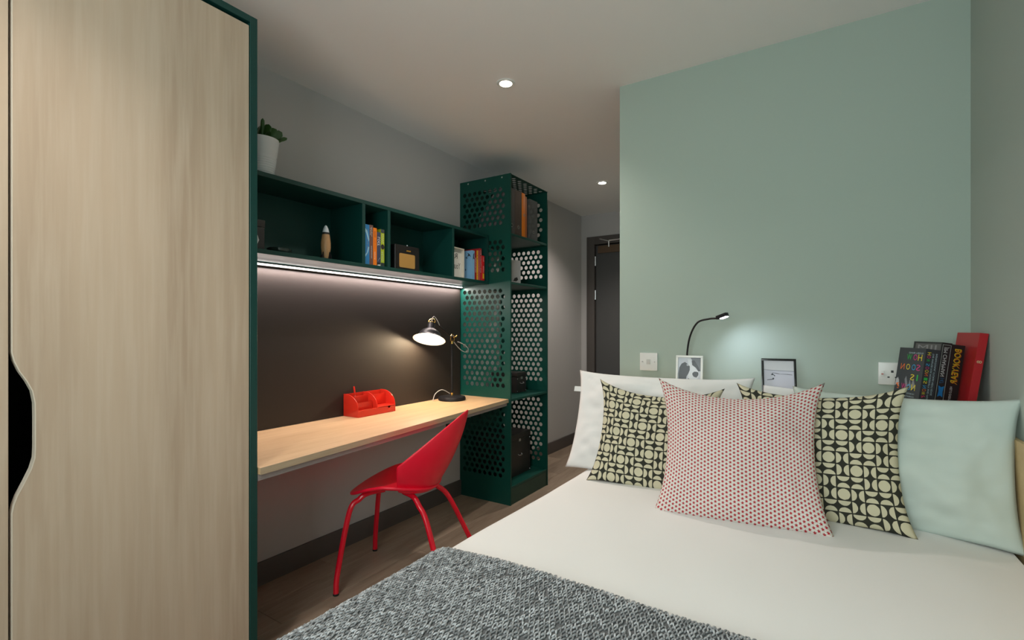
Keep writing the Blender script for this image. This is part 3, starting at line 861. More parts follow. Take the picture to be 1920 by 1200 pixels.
MB().lathe([(0.0, 0.0), (0.021, 0.0), (0.021, 0.004), (0.0, 0.004)], 20, t0 - nrm * 0.004, AX).tube(bezier([t0 + sx * 0.019, t0 + sx * 0.021 - nrm * 0.016, t0 + sx * 0.01 - nrm * 0.028, t0 - nrm * 0.030, t0 - sx * 0.01 - nrm * 0.028, t0 - sx * 0.021 - nrm * 0.016, t0 - sx * 0.019], 4), 0.003, 8).build('shade_bracket', M_BRASS, dl, local=True)
M_CABLE = mat('grey_cloth_cable', (0.42, 0.40, 0.38), 0.7)
MB().tube(bezier([t0 - nrm * 0.005, t0 - nrm * 0.034, t0 - nrm * 0.045 + Vector((0, 0.018, 0)), top + Vector((0.004, 0.05, -0.01)), top + Vector((0.004, 0.066, -0.035))], 8), 0.0025, 8).build('cable', M_CABLE, dl, local=True)
E = J - adir * 0.055
MB().tube(bezier([E, E + Vector((0.01, 0.06, -0.02)), E + Vector((0.02, 0.105, -0.055)), E + Vector((0.02, 0.07, -0.075)), E + Vector((0.01, 0.02, -0.05)), J + Vector((0.006, 0.012, -0.03))], 10), 0.0028, 8).build('cable', M_CABLE, dl, local=True)
MB().tube(bezier([(-0.02, 0.06, 0.012), (-0.04, 0.03, 0.035), (-0.06, -0.03, 0.066), (-0.07, -0.085, 0.045), (-0.07, -0.11, 0.003)], 8), 0.0028, 8).build('cable', M_CABLE, dl, local=True)

# ------------------------------------------------------------------ chair
CH = thing('chair', 'red plastic tub chair with splayed tubular legs at the desk', 'chair', (-1.72, 1.70, 0), (0, 0, R(115.5)))


def seat_fn(u, v):
    a = 2 * math.pi * u
    r = v
    c, s = math.cos(a), math.sin(a)
    e = (abs(c) ** 2.6 + abs(s) ** 2.6) ** (-1 / 2.6)
    x = 0.222 * r * c * e
    y = 0.02 + 0.205 * r * s * e
    if y < 0: x *= 1 - 0.10 * (-y / 0.2)
    z = 0.452 + 0.042 * (abs(x) / 0.22) ** 2.2 * (1.0 if y < 0.02 else max(0.0, 1 - (y - 0.02) / 0.20)) - 0.030 * max(0, (y - 0.08) / 0.14) ** 2 - 0.008 * (1 - r)
    return Vector((x, y, z))


MB().grid(seat_fn, 48, 12).build('seat', M_RED, CH, local=True, weld=True, smooth=60, solid=0.016, subsurf=1)


def back_fn(u, v):
    PH = 84
    ph = R(-PH + 2 * PH * u)
    s = v
    c = math.cos(ph)
    k = 1 - (1 - s) ** 2.0
    wx = 0.160 + (0.225 - 0.160) * k
    lb = 0.135 + (0.262 - 0.135) * k + 0.035 * s * s
    x = wx * math.sin(ph)
    y = -0.025 - lb * c
    zr = 0.587 + 0.222 * math.sin(math.pi / 2 * (1 - abs(ph) / R(PH)))
    zb = 0.432 + 0.026 * (abs(ph) / R(PH)) ** 2
    z = zb + (zr - zb) * s
    return Vector((x, y, z))


MB().grid(back_fn, 40, 14).build('backrest', M_RED, CH, local=True, smooth=60, solid=0.010, subsurf=1)
for x, y, kx, ky in ((-0.205, 0.232, -0.135, 0.15), (0.24, 0.236, 0.135, 0.15)):
    MB().tube(bezier([(x, y, 0.004), (x * 0.93 + kx * 0.07, y * 0.93 + ky * 0.07, 0.1), (x * 0.45 + kx * 0.55, y * 0.45 + ky * 0.55, 0.36), (kx * 1.02, ky * 1.02, 0.410), (kx * 0.85, ky * 0.8, 0.432), (kx * 0.5, ky * 0.4, 0.436)], 8), 0.0124, 12).build('leg', M_REDM, CH, local=True)
for x, y, kx, ky in ((-0.245, -0.287, -0.145, -0.135), (0.25, -0.325, 0.145, -0.135)):
    MB().tube(bezier([(x, y, 0.004), (x * 0.8 + kx * 0.2, y * 0.8 + ky * 0.2, 0.1), (x * 0.28 + kx * 0.72, y * 0.28 + ky * 0.72, 0.33), (kx * 1.0, ky * 0.98, 0.395), (kx * 0.88, ky * 0.75, 0.428), (kx * 0.6, ky * 0.3, 0.436)], 8), 0.0124, 12).build('leg', M_REDM, CH, local=True)
for x, y in ((-0.205, 0.232), (0.24, 0.236), (-0.245, -0.287), (0.25, -0.325)):
    MB().lathe([(0.0, 0.0), (0.0132, 0.0), (0.0132, 0.009), (0.0, 0.009)], 12, (x, y, 0.0002)).build('foot_cap', M_BLACK, CH, local=True)
MB().box(-0.075, 0.075, -0.06, 0.065, 0.4405, 0.4445).build('seat_mount', M_REDM, CH, local=True)

# ------------------------------------------------------------------ bed, duvet, throw
BX0, BX1 = -0.865, 0.418
BY0, BY1 = 0.20, 2.128
bed = thing('bed', 'double bed with charcoal base and pale wood headboard ledge', 'bed', ((BX0 + BX1) / 2, (BY0 + BY1) / 2, 0))
MB().box(BX0 + 0.03, BX1 - 0.01, BY0 + 0.04, BY1 - 0.004, 0.06, 0.36).build('base', M_CHARCOAL, bed, bevel=0.01)
MB().box(BX0 + 0.03, BX1 - 0.006, BY0 + 0.04, BY1 - 0.004, 0.361, 0.575).build('mattress', M_LINEN, bed, bevel=0.03, seg=4)
for x in (BX0 + 0.1, BX1 - 0.1):
    for y in (BY0 + 0.1, BY1 - 0.1):
        MB().box(x - 0.025, x + 0.025, y - 0.025, y + 0.025, 0.0, 0.0598).build('leg', M_BLACK, bed)
LZ = 0.895
MB().box(XC + 0.004, XR - 0.002, BY1, YH - 0.001, 0.0, LZ - 0.02).build('headboard', M_PINE, bed, bevel=0.002)
MB().box(XC + 0.002, XR - 0.002, BY1 - 0.004, YH - 0.001, LZ - 0.0198, LZ).build('headboard_ledge', M_PINE, bed, bevel=0.002)
MB().box(XR - 0.016, XR - 0.002, 0.9, BY1 - 0.005, 0.0, LZ).build('side_panel', M_PINE, bed, bevel=0.002)

ZT = 0.603


def prof_pt(s, out=0.0, hang=0.30):
    """profile across the bed: s metres from the hanging hem up the side, over the top to the wall side"""
    rr = 0.062 + out
    x0 = BX0 - 0.012 - out
    zt = ZT + out
    h = hang
    arc = rr * math.pi / 2
    if s < h:
        return Vector((x0 - 0.006 * math.sin(s * 9), 0, zt - rr - h + s)), Vector((-1, 0, 0))
    s -= h
    if s < arc:
        a = s / rr
        return Vector((x0 + rr - rr * math.cos(a), 0, zt - rr + rr * math.sin(a))), Vector((-math.cos(a), 0, math.sin(a)))
    s -= arc
    return Vector((x0 + rr + s, 0, zt)), Vector((0, 0, 1))


def puff(x, y):
    e = max(0.0, min(1.0, (x - BX0) / 0.30)) * max(0.0, min(1.0, (BX1 + 0.05 - x) / 0.2))
    p = 0.016 * (e ** 0.7)
    p += 0.007 * noise.noise(Vector((x * 2.3, y * 2.0, 1.7)))
    p += 0.0022 * noise.noise(Vector((x * 7, y * 5.5, 4.2)))
    return p


TOPLEN = 0.30 + 0.062 * math.pi / 2
SL = TOPLEN + (BX1 - (BX0 - 0.012 + 0.062)) - 0.001


def cloth_at(s, y, out, hang=0.30):
    p, n = prof_pt(s, out, hang)
    top_w = max(0.0, n.z)
    q = Vector((p.x, y, p.z)) + n * (puff(p.x, y) * top_w)
    if n.z < 0.5:
        q.x -= (1 - top_w) * 0.012 * noise.noise(Vector((0.3, y * 6, p.z * 2)))
    return q, n


dv = MB()
dv.grid(lambda u, v: cloth_at(u * SL, BY0 + 0.01 + v * (BY1 - 0.012 - BY0), 0.0)[0], 90, 120)
dv.build('duvet', M_LINEN, smooth=60)
tag(bpy.data.objects['duvet'], 'plain white duvet spread over the bed', 'bedding')

TYE = 0.985
th = thing('knitted_throw', 'chunky grey marl knitted throw over the foot of the bed', 'blanket', (-0.3, 0.6, 0.5))
M_KNITB = mat('knit_base', (0.13, 0.135, 0.14), 0.95, bump=0.6, bscale=300, var=0.3, vscale=120)


def throw_at(s, y, out):
    q, n = cloth_at(s, y, out)
    if y > TYE - 0.03:                      # the hem rolls down to the duvet
        k = (y - (TYE - 0.03)) / 0.03
        q = q - n * (out - 0.002) * (1 - math.sqrt(max(0.0, 1 - k * k)))
    return q, n


tb_ = MB()
tb_.grid(lambda u, v: throw_at(u * SL, BY0 - 0.0 + v * (TYE - BY0), 0.014)[0], 80, 60)
tb_.build('backing', M_KNITB, th, smooth=60)

# stitches: V-shaped loops of yarn, joined into one mesh (too many to pick apart)
m, t, b = nt('knit_yarn')
at = t.nodes.new('ShaderNodeVertexColor'); at.layer_name = 'shade'
tc = t.nodes.new('ShaderNodeTexCoord')
nz = t.nodes.new('ShaderNodeTexNoise'); nz.inputs['Scale'].default_value = 900; nz.inputs['Detail'].default_value = 3
t.links.new(tc.outputs['Object'], nz.inputs['Vector'])
mx = t.nodes.new('ShaderNodeMix'); mx.data_type = 'RGBA'; mx.blend_type = 'MULTIPLY'; mx.inputs['Factor'].default_value = 0.7
rp = t.nodes.new('ShaderNodeValToRGB')
rp.color_ramp.elements[0].position = 0.3; rp.color_ramp.elements[0].color = (0.45, 0.45, 0.46, 1)
rp.color_ramp.elements[1].position = 0.7; rp.color_ramp.elements[1].color = (1.25, 1.25, 1.25, 1)
t.links.new(nz.outputs['Fac'], rp.inputs['Fac'])
t.links.new(at.outputs['Color'], mx.inputs['A']); t.links.new(rp.outputs['Color'], mx.inputs['B'])
t.links.new(mx.outputs['Result'], b.inputs['Base Color'])
b.inputs['Roughness'].default_value = 0.95; b.inputs['Sheen Weight'].default_value = 0.3
b.inputs['Specular IOR Level'].default_value = 0.15
PXs, PYs = 0.0112, 0.0098
VS, FQ, FT, CS = [], [], [], []
NS = 5
ringt = (0.12, 0.5, 0.88)
ringr = (0.75, 1.0, 0.75)
s_min = 0.10
row = 0
y = 0.36
count = 0
rnd = random.Random(3)
while y < TYE - 0.002:
    s = s_min + (PXs / 2 if row % 2 else 0)
    while s < SL - 0.01:
        q, n_ = throw_at(s, y, 0.0155)
        q2, _ = throw_at(s + 0.004, y, 0.0155)
        tx = (q2 - q).normalized()
        ty = Vector((0, 1, 0))
        ty = (ty - n_ * ty.dot(n_)).normalized()
        jit = rnd.uniform(-0.0015, 0.0015)
        base_sh = rnd.choice((0.20, 0.29, 0.37, 0.46)) * (0.9 + 0.2 * rnd.random())
        for sd in (-1, 1):
            if rnd.random() < 0.06: continue
            a = q + tx * (sd * 0.0055 + jit) + ty * (0.0060 + rnd.uniform(-0.0015, 0.002)) - n_ * 0.0005
            e = q + tx * (sd * 0.0012 + jit) - ty * (0.0050 + rnd.uniform(-0.001, 0.0015)) + n_ * rnd.uniform(-0.001, 0.001)
            d = (e - a)
            L_ = d.length
            d = d / L_
            w1 = d.cross(n_).normalized()
            rad = 0.0021 * rnd.uniform(0.8, 1.2)
            lift = rnd.uniform(0.0005, 0.0022)
            n0 = len(VS)
            VS.append(a)
            for rt, rr_ in zip(ringt, ringr):
                c = a + d * (L_ * rt) + n_ * (lift * math.sin(math.pi * rt))
                for k in range(NS):
                    an = 2 * math.pi * k / NS
                    VS.append(c + (w1 * math.cos(an) + n_ * math.sin(an)) * (rad * rr_))
            VS.append(e)
            for j in range(2):
                for k in range(NS):
                    FQ.append((n0 + 1 + j * NS + k, n0 + 1 + j * NS + (k + 1) % NS, n0 + 1 + (j + 1) * NS + (k + 1) % NS, n0 + 1 + (j + 1) * NS + k))
            for k in range(NS):
                FQ.append((n0, n0 + 1 + (k + 1) % NS, n0 + 1 + k))
                FQ.append((n0 + 16, n0 + 11 + k, n0 + 11 + (k + 1) % NS))
            sh_ = base_sh * rnd.uniform(0.85, 1.15)
            CS += [(sh_ * 1.04, sh_ * 1.09, sh_ * 1.13, 1.0)] * 17
        s += PXs
    y += PYs
    row += 1
off = wloc(th)
me = bpy.data.meshes.new('knit_stitches')
me.from_pydata([v - off for v in VS], [], FQ)
ca = me.color_attributes.new('shade', 'FLOAT_COLOR', 'POINT')
ca.data.foreach_set('color', np.array(CS, dtype=np.float32).ravel())
me.polygons.foreach_set('use_smooth', [True] * len(me.polygons))
o = link('knit_stitches', me, m, th)
o['kind'] = 'stuff'


# ------------------------------------------------------------------ pillows and cushions
def pad(name, label, cat, m, w, h, t, loc, lean, rz, roll=0.0, pinch=0.05, wr=0.004, power=0.42, seed=0, n=44, sag=0.0, group=None, ears=0.0):
    """stuffed pad; local x width, z height from 0, y thickness"""
    vs, fs = [], []
    uvs = []

    def shape(u, v, side):
        x = u * w / 2 * (1 - pinch * (1 - v * v) * abs(u) ** 1.5)
        z = v * h / 2 * (1 - (pinch if v > 0 else -0.02) * (1 - u * u) * abs(v) ** 1.5)
        if ears:
            k = (abs(u) * abs(v)) ** 6
            x += math.copysign(ears * k, u); z += math.copysign(ears * k, v)
        prof = max(0.0, (1 - u ** 4) * (1 - v ** 4)) ** power * (0.55 + 0.45 * (1 - u * u) * (1 - v * v))
        y = side * (t / 2) * prof
        rim = min(1.0, 4 * (1 - max(abs(u), abs(v))))
        nn = noise.noise(Vector((u * 2.2 + seed * 7.1, v * 2.2, side * 3.3 + seed)))
        nn2 = noise.noise(Vector((u * 6 + seed * 3.7, v * 6, side * 1.3)))
        # radial creases from the corners
        cr = noise.noise(Vector((math.atan2(1 - abs(u), 1.001 - abs(v)) * 6 + seed, 2.0 if u > 0 else 5.0, 1.0 if v > 0 else 3.0))) * max(0.0, max(abs(u), abs(v)) - 0.45)
        y += side * rim * (wr * 2.0 * nn + wr * nn2 + wr * 2.2 * cr)
        z -= sag * (1 - u * u) * (v + 1) / 2
        return (x, y, z + h / 2)
    N_ = n + 1
    for side in (-1, 1):
        for j in range(N_):
            for i in range(N_):
                u = -1 + 2 * i / n; v = -1 + 2 * j / n
                u = math.sin(u * math.pi / 2) * 0.35 + u * 0.65; v = math.sin(v * math.pi / 2) * 0.35 + v * 0.65
                vs.append(shape(u, v, side)); uvs.append((u * w / 2 + w / 2, v * h / 2 + h / 2))
    for side in range(2):
        o_ = side * N_ * N_
        for j in range(n):
            for i in range(n):
                q = (o_ + j * N_ + i, o_ + j * N_ + i + 1, o_ + (j + 1) * N_ + i + 1, o_ + (j + 1) * N_ + i)
                fs.append(q if side == 0 else tuple(reversed(q)))
    me = bpy.data.meshes.new(name)
    me.from_pydata(vs, [], fs)
    uvl = me.uv_layers.new(name='UVMap')
    li = np.zeros(len(me.loops), dtype=np.int32)
    me.loops.foreach_get('vertex_index', li)
    uvl.data.foreach_set('uv', np.array(uvs, dtype=np.float32)[li].ravel())
    bm = bmesh.new(); bm.from_mesh(me)
    bmesh.ops.remove_doubles(bm, verts=bm.verts, dist=1e-5)
    bm.to_mesh(me); bm.free()
    me.polygons.foreach_set('use_smooth', [True] * len(me.polygons))
    o = link(name, me, m)
    o.location = loc
    o.rotation_euler = (Matrix.Rotation(rz, 3, 'Z') @ Matrix.Rotation(-lean, 3, 'X') @ Matrix.Rotation(roll, 3, 'Y')).to_euler()
    return tag(o, label, cat, group)


def nmath(t, op, a, b=None, c=None):
    n_ = t.nodes.new('ShaderNodeMath'); n_.operation = op
    for i, x in enumerate((a, b, c)):
        if x is None: continue
        if isinstance(x, (int, float)): n_.inputs[i].default_value = x
        else: t.links.new(x, n_.inputs[i])
    return n_.outputs[0]


def pattern_mat(name, kind, cell):
    m, t, b = nt(name)
    uv = t.nodes.new('ShaderNodeUVMap')
    sp = t.nodes.new('ShaderNodeSeparateXYZ')
    t.links.new(uv.outputs['UV'], sp.inputs[0])
    X, Y = sp.outputs[0], sp.outputs[1]
    mm = lambda *a: nmath(t, *a)
    if kind == 'discs':
        # rows of discs and facing half discs printed in cream on charcoal
        nz = t.nodes.new('ShaderNodeTexNoise'); nz.inputs['Scale'].default_value = 160; nz.inputs['Detail'].default_value = 2
        t.links.new(uv.outputs['UV'], nz.inputs['Vector'])
        wob = mm('MULTIPLY', mm('SUBTRACT', nz.outputs['Fac'], 0.5), 0.22)
        gx, gy = mm('DIVIDE', X, cell), mm('DIVIDE', Y, cell)
        ix, iy = mm('FLOOR', gx), mm('FLOOR', gy)
        fx, fy = mm('FRACT', gx), mm('FRACT', gy)
        # type by a diagonal rule, like the print: every third cell a disc
        ty = mm('MODULO', mm('ADD', mm('MULTIPLY', ix, 1.0), mm('MULTIPLY', iy, 2.0)), 5.0)
        ty = mm('MODULO', mm('ADD', ty, 5.0), 5.0)
        isdisc = mm('LESS_THAN', mm('ABSOLUTE', mm('SUBTRACT', ty, 2.0)), 0.5)
        isvert = mm('LESS_THAN', mm('ABSOLUTE', mm('SUBTRACT', mm('MODULO', ty, 2.0), 1.0)), 0.5)

        def ell(cx, cy, rx, ry):
            dx = mm('DIVIDE', mm('SUBTRACT', fx, cx), rx); dy = mm('DIVIDE', mm('SUBTRACT', fy, cy), ry)
            return mm('LESS_THAN', mm('ADD', mm('ADD', mm('MULTIPLY', dx, dx), mm('MULTIPLY', dy, dy)), wob), 1.0)

        def inner(f):
            return mm('LESS_THAN', mm('ABSOLUTE', mm('SUBTRACT', f, 0.5)), 0.455)
        disc = ell(0.5, 0.5, 0.45, 0.45)
        vert = mm('MULTIPLY', mm('MAXIMUM', ell(0.03, 0.5, 0.40, 0.45), ell(0.97, 0.5, 0.40, 0.45)), inner(fx))
        hor = mm('MULTIPLY', mm('MAXIMUM', ell(0.5, 0.03, 0.45, 0.40), ell(0.5, 0.97, 0.45, 0.40)), inner(fy))
        half = mm('ADD', mm('MULTIPLY', vert, isvert), mm('MULTIPLY', hor, mm('SUBTRACT', 1.0, isvert)))
        fac = mm('ADD', mm('MULTIPLY', disc, isdisc), mm('MULTIPLY', half, mm('SUBTRACT', 1.0, isdisc)))
        cA, cB = (0.035, 0.036, 0.028), (0.60, 0.56, 0.40)
    else:
        # staggered small red stars on pale cloth
        rowh = cell * 0.866
        X, Y = Y, X
        def star(offx, offy):
            px = mm('SUBTRACT', mm('FRACT', mm('ADD', mm('DIVIDE', X, cell), offx)), 0.5)
            py = mm('SUBTRACT', mm('FRACT', mm('ADD', mm('DIVIDE', Y, rowh * 2), offy)), 0.5)
            py = mm('MULTIPLY', py, 2 * 0.866)
            r = mm('SQRT', mm('ADD', mm('MULTIPLY', px, px), mm('MULTIPLY', py, py)))
            an = mm('ARCTAN2', py, px)
            lim = mm('ADD', 0.275, mm('MULTIPLY', mm('COSINE', mm('MULTIPLY', an, 5.0)), 0.10))
            return mm('LESS_THAN', r, lim)
        fac = mm('MAXIMUM', star(0.0, 0.0), star(0.5, 0.5))
        cA, cB = (0.68, 0.66, 0.62), (0.40, 0.022, 0.032)
    mx = t.nodes.new('ShaderNodeMix'); mx.data_type = 'RGBA'
    mx.inputs['A'].default_value = (*cA, 1); mx.inputs['B'].default_value = (*cB, 1)
    t.links.new(fac, mx.inputs['Factor'])
    t.links.new(mx.outputs['Result'], b.inputs['Base Color'])
    b.inputs['Roughness'].default_value = 0.9
    b.inputs['Specular IOR Level'].default_value = 0.15
    tcx = t.nodes.new('ShaderNodeTexNoise'); tcx.inputs['Scale'].default_value = 700
    t.links.new(uv.outputs['UV'], tcx.inputs['Vector'])
    bp = t.nodes.new('ShaderNodeBump'); bp.inputs['Strength'].default_value = 0.25; bp.inputs['Distance'].default_value = 0.001
    t.links.new(tcx.outputs['Fac'], bp.inputs['Height']); t.links.new(bp.outputs['Normal'], b.inputs['Normal'])
    return m


M_DISC = pattern_mat('disc_print_cloth', 'discs', 0.0345)
M_STAR = pattern_mat('star_print_cloth', 'stars', 0.0122)

BZ = ZT + 0.012
pl = pad('pillow', 'plain white pillow with a side tag behind the disc print cushion by the passage', 'pillow', M_LINEN, 0.70, 0.415, 0.13, (-0.575, 1.90, BZ - 0.004), R(22), R(2), pinch=0.04, seed=1, wr=0.010, ears=0.01)
MB().box(-0.372, -0.338, -0.001, 0.001, 0.325, 0.348).build('care_tag', M_WHITE, pl, local=True)
pad('pillow', 'plain white pillow with an open end, behind the others and before the black photo frame', 'pillow', M_LINEN, 0.46, 0.368, 0.10, (0.015, 1.985, BZ - 0.004), R(13), R(-3), R(2.5), pinch=0.03, seed=2, wr=0.006)
pad('pillow', 'white pillow with green shade in its colour, in front of the leaning books in the corner', 'pillow', mat('shaded_white_cotton', (0.56, 0.645, 0.60), 0.85, spec=0.15, bump=0.12, bscale=900, sheen=0.15), 0.54, 0.385, 0.135, (0.168, 1.820, BZ - 0.002), R(14), R(-13), R(-1.2), pinch=0.04, seed=3, wr=0.010, ears=0.012)  # white cotton; its darker greenish shade is put into the base colour
pad('cushion', 'square cushion with cream discs on charcoal, beside the light switch end', 'cushion', M_DISC, 0.445, 0.378, 0.115, (-0.540, 1.765, BZ - 0.002), R(20), R(4), R(1.5), pinch=0.10, seed=4, wr=0.005, ears=0.014, sag=0.02)
pad('cushion', 'square cushion with cream discs on charcoal, beside the corner with the books', 'cushion', M_DISC, 0.44, 0.395, 0.115, (-0.015, 1.745, BZ + 0.001), R(14), R(-7), R(-3), pinch=0.09, seed=5, wr=0.005, ears=0.016, sag=0.01)
pad('cushion', 'square white cushion with small red stars in front of the others', 'cushion', M_STAR, 0.475, 0.430, 0.148, (-0.218, 1.590, BZ - 0.002), R(21), R(6), R(-1), pinch=0.12, seed=6, wr=0.006, ears=0.010, sag=0.028)

# ------------------------------------------------------------------ things on the headboard ledge and on the wall
sw = thing('light_switch', 'white square light switch on the sage wall', 'switch', (-0.722, YH, 1.033))
MB().box(-0.043, 0.043, -0.009, -0.0003, -0.043, 0.043).build('plate', M_WHITE, sw, local=True, bevel=0.003)
MB().box(-0.009, 0.009, -0.0125, -0.0092, -0.012, 0.012).build('rocker', mat('rocker_grey', (0.55, 0.56, 0.54), 0.3), sw, local=True, bevel=0.001)
for x in (-0.030, 0.030):
    MB().lathe([(0.0, 0.0), (0.0032, 0.0), (0.003, 0.0012), (0.0, 0.0012)], 12, (x, -0.0090, 0), Matrix.Rotation(R(90), 3, 'X')).build('screw', M_STEEL, sw, local=True)
so_ = thing('wall_socket', 'white single power socket on the sage wall beside the books', 'socket', (0.222, YH, 1.02))
MB().box(-0.043, 0.043, -0.009, -0.0003, -0.043, 0.043).build('plate', M_WHITE, so_, local=True, bevel=0.003)
for x0_, x1_, z0_, z1_ in ((-0.004, 0.004, 0.004, 0.013), (-0.015, -0.008, -0.016, -0.011), (0.008, 0.015, -0.016, -0.011)):
    MB().box(x0_, x1_, -0.0095, -0.0085, z0_, z1_).build('pin_hole', M_BLACK, so_, local=True)
MB().box(-0.036, -0.024, -0.0118, -0.0092, -0.011, 0.011).build('rocker', M_WHITE, so_, local=True, bevel=0.001)
MB().box(-0.034, -0.027, -0.0124, -0.0119, -0.004, 0.000).build('switch_mark', mat('socket_red', (0.5, 0.1, 0.08), 0.5), so_, local=True)

gl = thing('gooseneck_lamp', 'thin black gooseneck reading light rising behind the white photo frame', 'lamp', (-0.53, YH, 0.95))
MB().lathe([(0.0, 0.0), (0.025, 0.0), (0.025, 0.012), (0.0, 0.014)], 24, (-0.53, YH - 0.0003, 0.95), Matrix.Rotation(R(90), 3, 'X')).build('wall_rose', M_BLACKM, gl)
MB().tube(bezier([(-0.53, YH - 0.012, 0.95), (-0.53, YH - 0.04, 0.965), (-0.530, YH - 0.055, 1.06), (-0.514, YH - 0.07, 1.155), (-0.475, YH - 0.10, 1.220), (-0.42, YH - 0.135, 1.236), (-0.382, YH - 0.155, 1.238)], 10), 0.0042, 10).build('neck', M_BLACKM, gl)
hp = Vector((-0.362, YH - 0.167, 1.2455))
hm = Matrix.Rotation(R(-22), 3, 'Z') @ Matrix.Rotation(R(-18), 3, 'Y')
hb = MB()
hb.box(-0.022, 0.026, -0.011, 0.011, -0.007, 0.009)
hb.v = [hm @ v + hp for v in hb.v]
hb.build('head', M_BLACKM, gl, bevel=0.003)
hb = MB()
hb.box(-0.006, 0.022, -0.009, 0.009, -0.0095, -0.0072)
hb.v = [hm @ v + hp for v in hb.v]
hb.build('led_window', emit('reading_glow', (0.80, 0.90, 1.0), 40.0), gl)
sd = Vector((0.42, 0.40, -0.80))
lamp('reading_beam', 'SPOT', hp - wloc(gl) + hm @ Vector((0.008, 0, -0.014)), 1.3, (0.78, 0.84, 1.0), sd.to_track_quat('-Z', 'Y').to_euler(), gl, spot_size=R(120), spot_blend=1.0, shadow_soft_size=0.006)


def photo_frame(label, loc, rz, lean, w, h, fm, bw, bg):
    t = thing('photo_frame', label, 'photo frame', loc, group='photo frames on the headboard ledge')
    t.rotation_euler = (Matrix.Rotation(rz, 3, 'Z') @ Matrix.Rotation(-lean, 3, 'X')).to_euler()
    d = 0.014
    MB().box(-w / 2, w / 2, -d, 0, 0, bw).box(-w / 2, w / 2, -d, 0, h - bw, h).box(-w / 2, -w / 2 + bw, -d, 0, bw, h - bw).box(w / 2 - bw, w / 2, -d, 0, bw, h - bw).build('frame', fm, t, local=True, bevel=0.0015)
    MB().box(-w / 2 + bw, w / 2 - bw, -0.006, -0.003, bw, h - bw).build('photo_print', bg, t, local=True)
    MB().prism([(0, 0), (0.05, 0), (0, 0.11)], (-0.012, 0.0, 0.0185), (0, 1, 0.36), (0, 0, 1), (0.024, 0, 0)).build('stand', M_BLACK, t, local=True)
    return t


def pr(t, polys, w, h, bw):
    """flat printed shapes, unit coordinates inside the picture"""
    for k, (poly, c) in enumerate(polys):
        m = mat('photo_%d_%d_%d' % tuple(int(x * 999) for x in c), c, 0.35)
        flat([(-w / 2 + bw + p[0] * (w - 2 * bw), bw + p[1] * (h - 2 * bw)) for p in poly], m, t, (0, -0.0062 - 0.00008 * k, 0), (1, 0, 0), (0, 0, 1), name='printed_shape')


w_, h_, bw_ = 0.112, 0.178, 0.009
f1 = photo_frame('white photo frame with a black and white dog portrait', (-0.497, 2.215, LZ + 0.003), R(6), R(9), w_, h_, mat('white_frame', (0.82, 0.82, 0.78), 0.3), bw_, mat('print_light', (0.62, 0.64, 0.70), 0.35))
DK, MD, LT, WHT = (0.05, 0.053, 0.062), (0.15, 0.16, 0.18), (0.42, 0.44, 0.48), (0.76, 0.78, 0.82)
pr(f1, [
    ([(.55, 1), (1, 1), (1, .62), (.85, .72), (.68, .86)], MD),
    ([(.0, .30), (1, .30), (1, .0), (.0, .0)], LT),
    ([(.42, .96), (.58, .95), (.62, .82), (.80, .70), (.92, .60), (.93, .50), (.86, .42), (.72, .38), (.55, .40), (.46, .44), (.44, .62), (.48, .75)], WHT),
    ([(.60, .92), (.72, .93), (.90, .75), (.97, .64), (.90, .63), (.78, .73), (.62, .80)], DK),
    ([(.05, .72), (.15, .83), (.30, .88), (.44, .82), (.52, .76), (.52, .66), (.46, .56), (.38, .48), (.36, .34), (.30, .26), (.20, .28), (.14, .40), (.03, .36), (.02, .55)], DK),
    ([(.02, .36), (.14, .40), (.16, .28), (.24, .20), (.26, .08), (.10, .06), (.06, .22)], DK),
    ([(.02, .12), (.24, .10), (.22, .0), (.0, .0), (.0, .08)], DK),
    ([(.36, .80), (.42, .83), (.49, .78), (.42, .77)], LT),
    ([(.64, .58), (.72, .62), (.82, .62), (.90, .60), (.90, .53), (.82, .46), (.70, .48), (.64, .53)], DK),
    ([(.44, .44), (.55, .40), (.66, .36), (.64, .27), (.54, .26), (.50, .34)], DK),
    ([(.88, .40), (.95, .36), (.95, .24), (.90, .20)], DK)], w_, h_, bw_)
w_, h_, bw_ = 0.124, 0.176, 0.0085
f2 = photo_frame('black photo frame with a pale beach and running figure', (-0.150, 2.215, LZ + 0.003), R(10), R(12), w_, h_, mat('black_frame_gloss', (0.012, 0.011, 0.011), 0.15), bw_, mat('print_sky', (0.80, 0.80, 0.86), 0.08))
SEA, SND, DRK = (0.36, 0.37, 0.43), (0.66, 0.66, 0.76), (0.045, 0.05, 0.07)
beach = [([(0, .60), (1, .56), (1, 0), (0, 0)], SND), ([(0, .615), (.3, .585), (1, .565), (1, .545), (.3, .565), (0, .60)], (0.20, 0.21, 0.26)),
        ([(.28, .48), (.45, .46), (.55, .43), (.8, .43), (.95, .41), (.95, .39), (.75, .41), (.5, .42), (.3, .46)], (0.12, 0.12, 0.15)),
        ([(.24, .38), (.29, .46), (.33, .40), (.38, .36), (.37, .30), (.33, .37), (.27, .37)], DRK),
        ([(.31, .26), (.35, .24), (.34, .18), (.12, .14), (.10, .16), (.28, .20)], DRK)]
beach = [([(x, 0.42 + 0.58 * y if y > 0 else 0.0) for x, y in poly], c) for poly, c in beach]
pr(f2, beach, w_, h_, bw_)

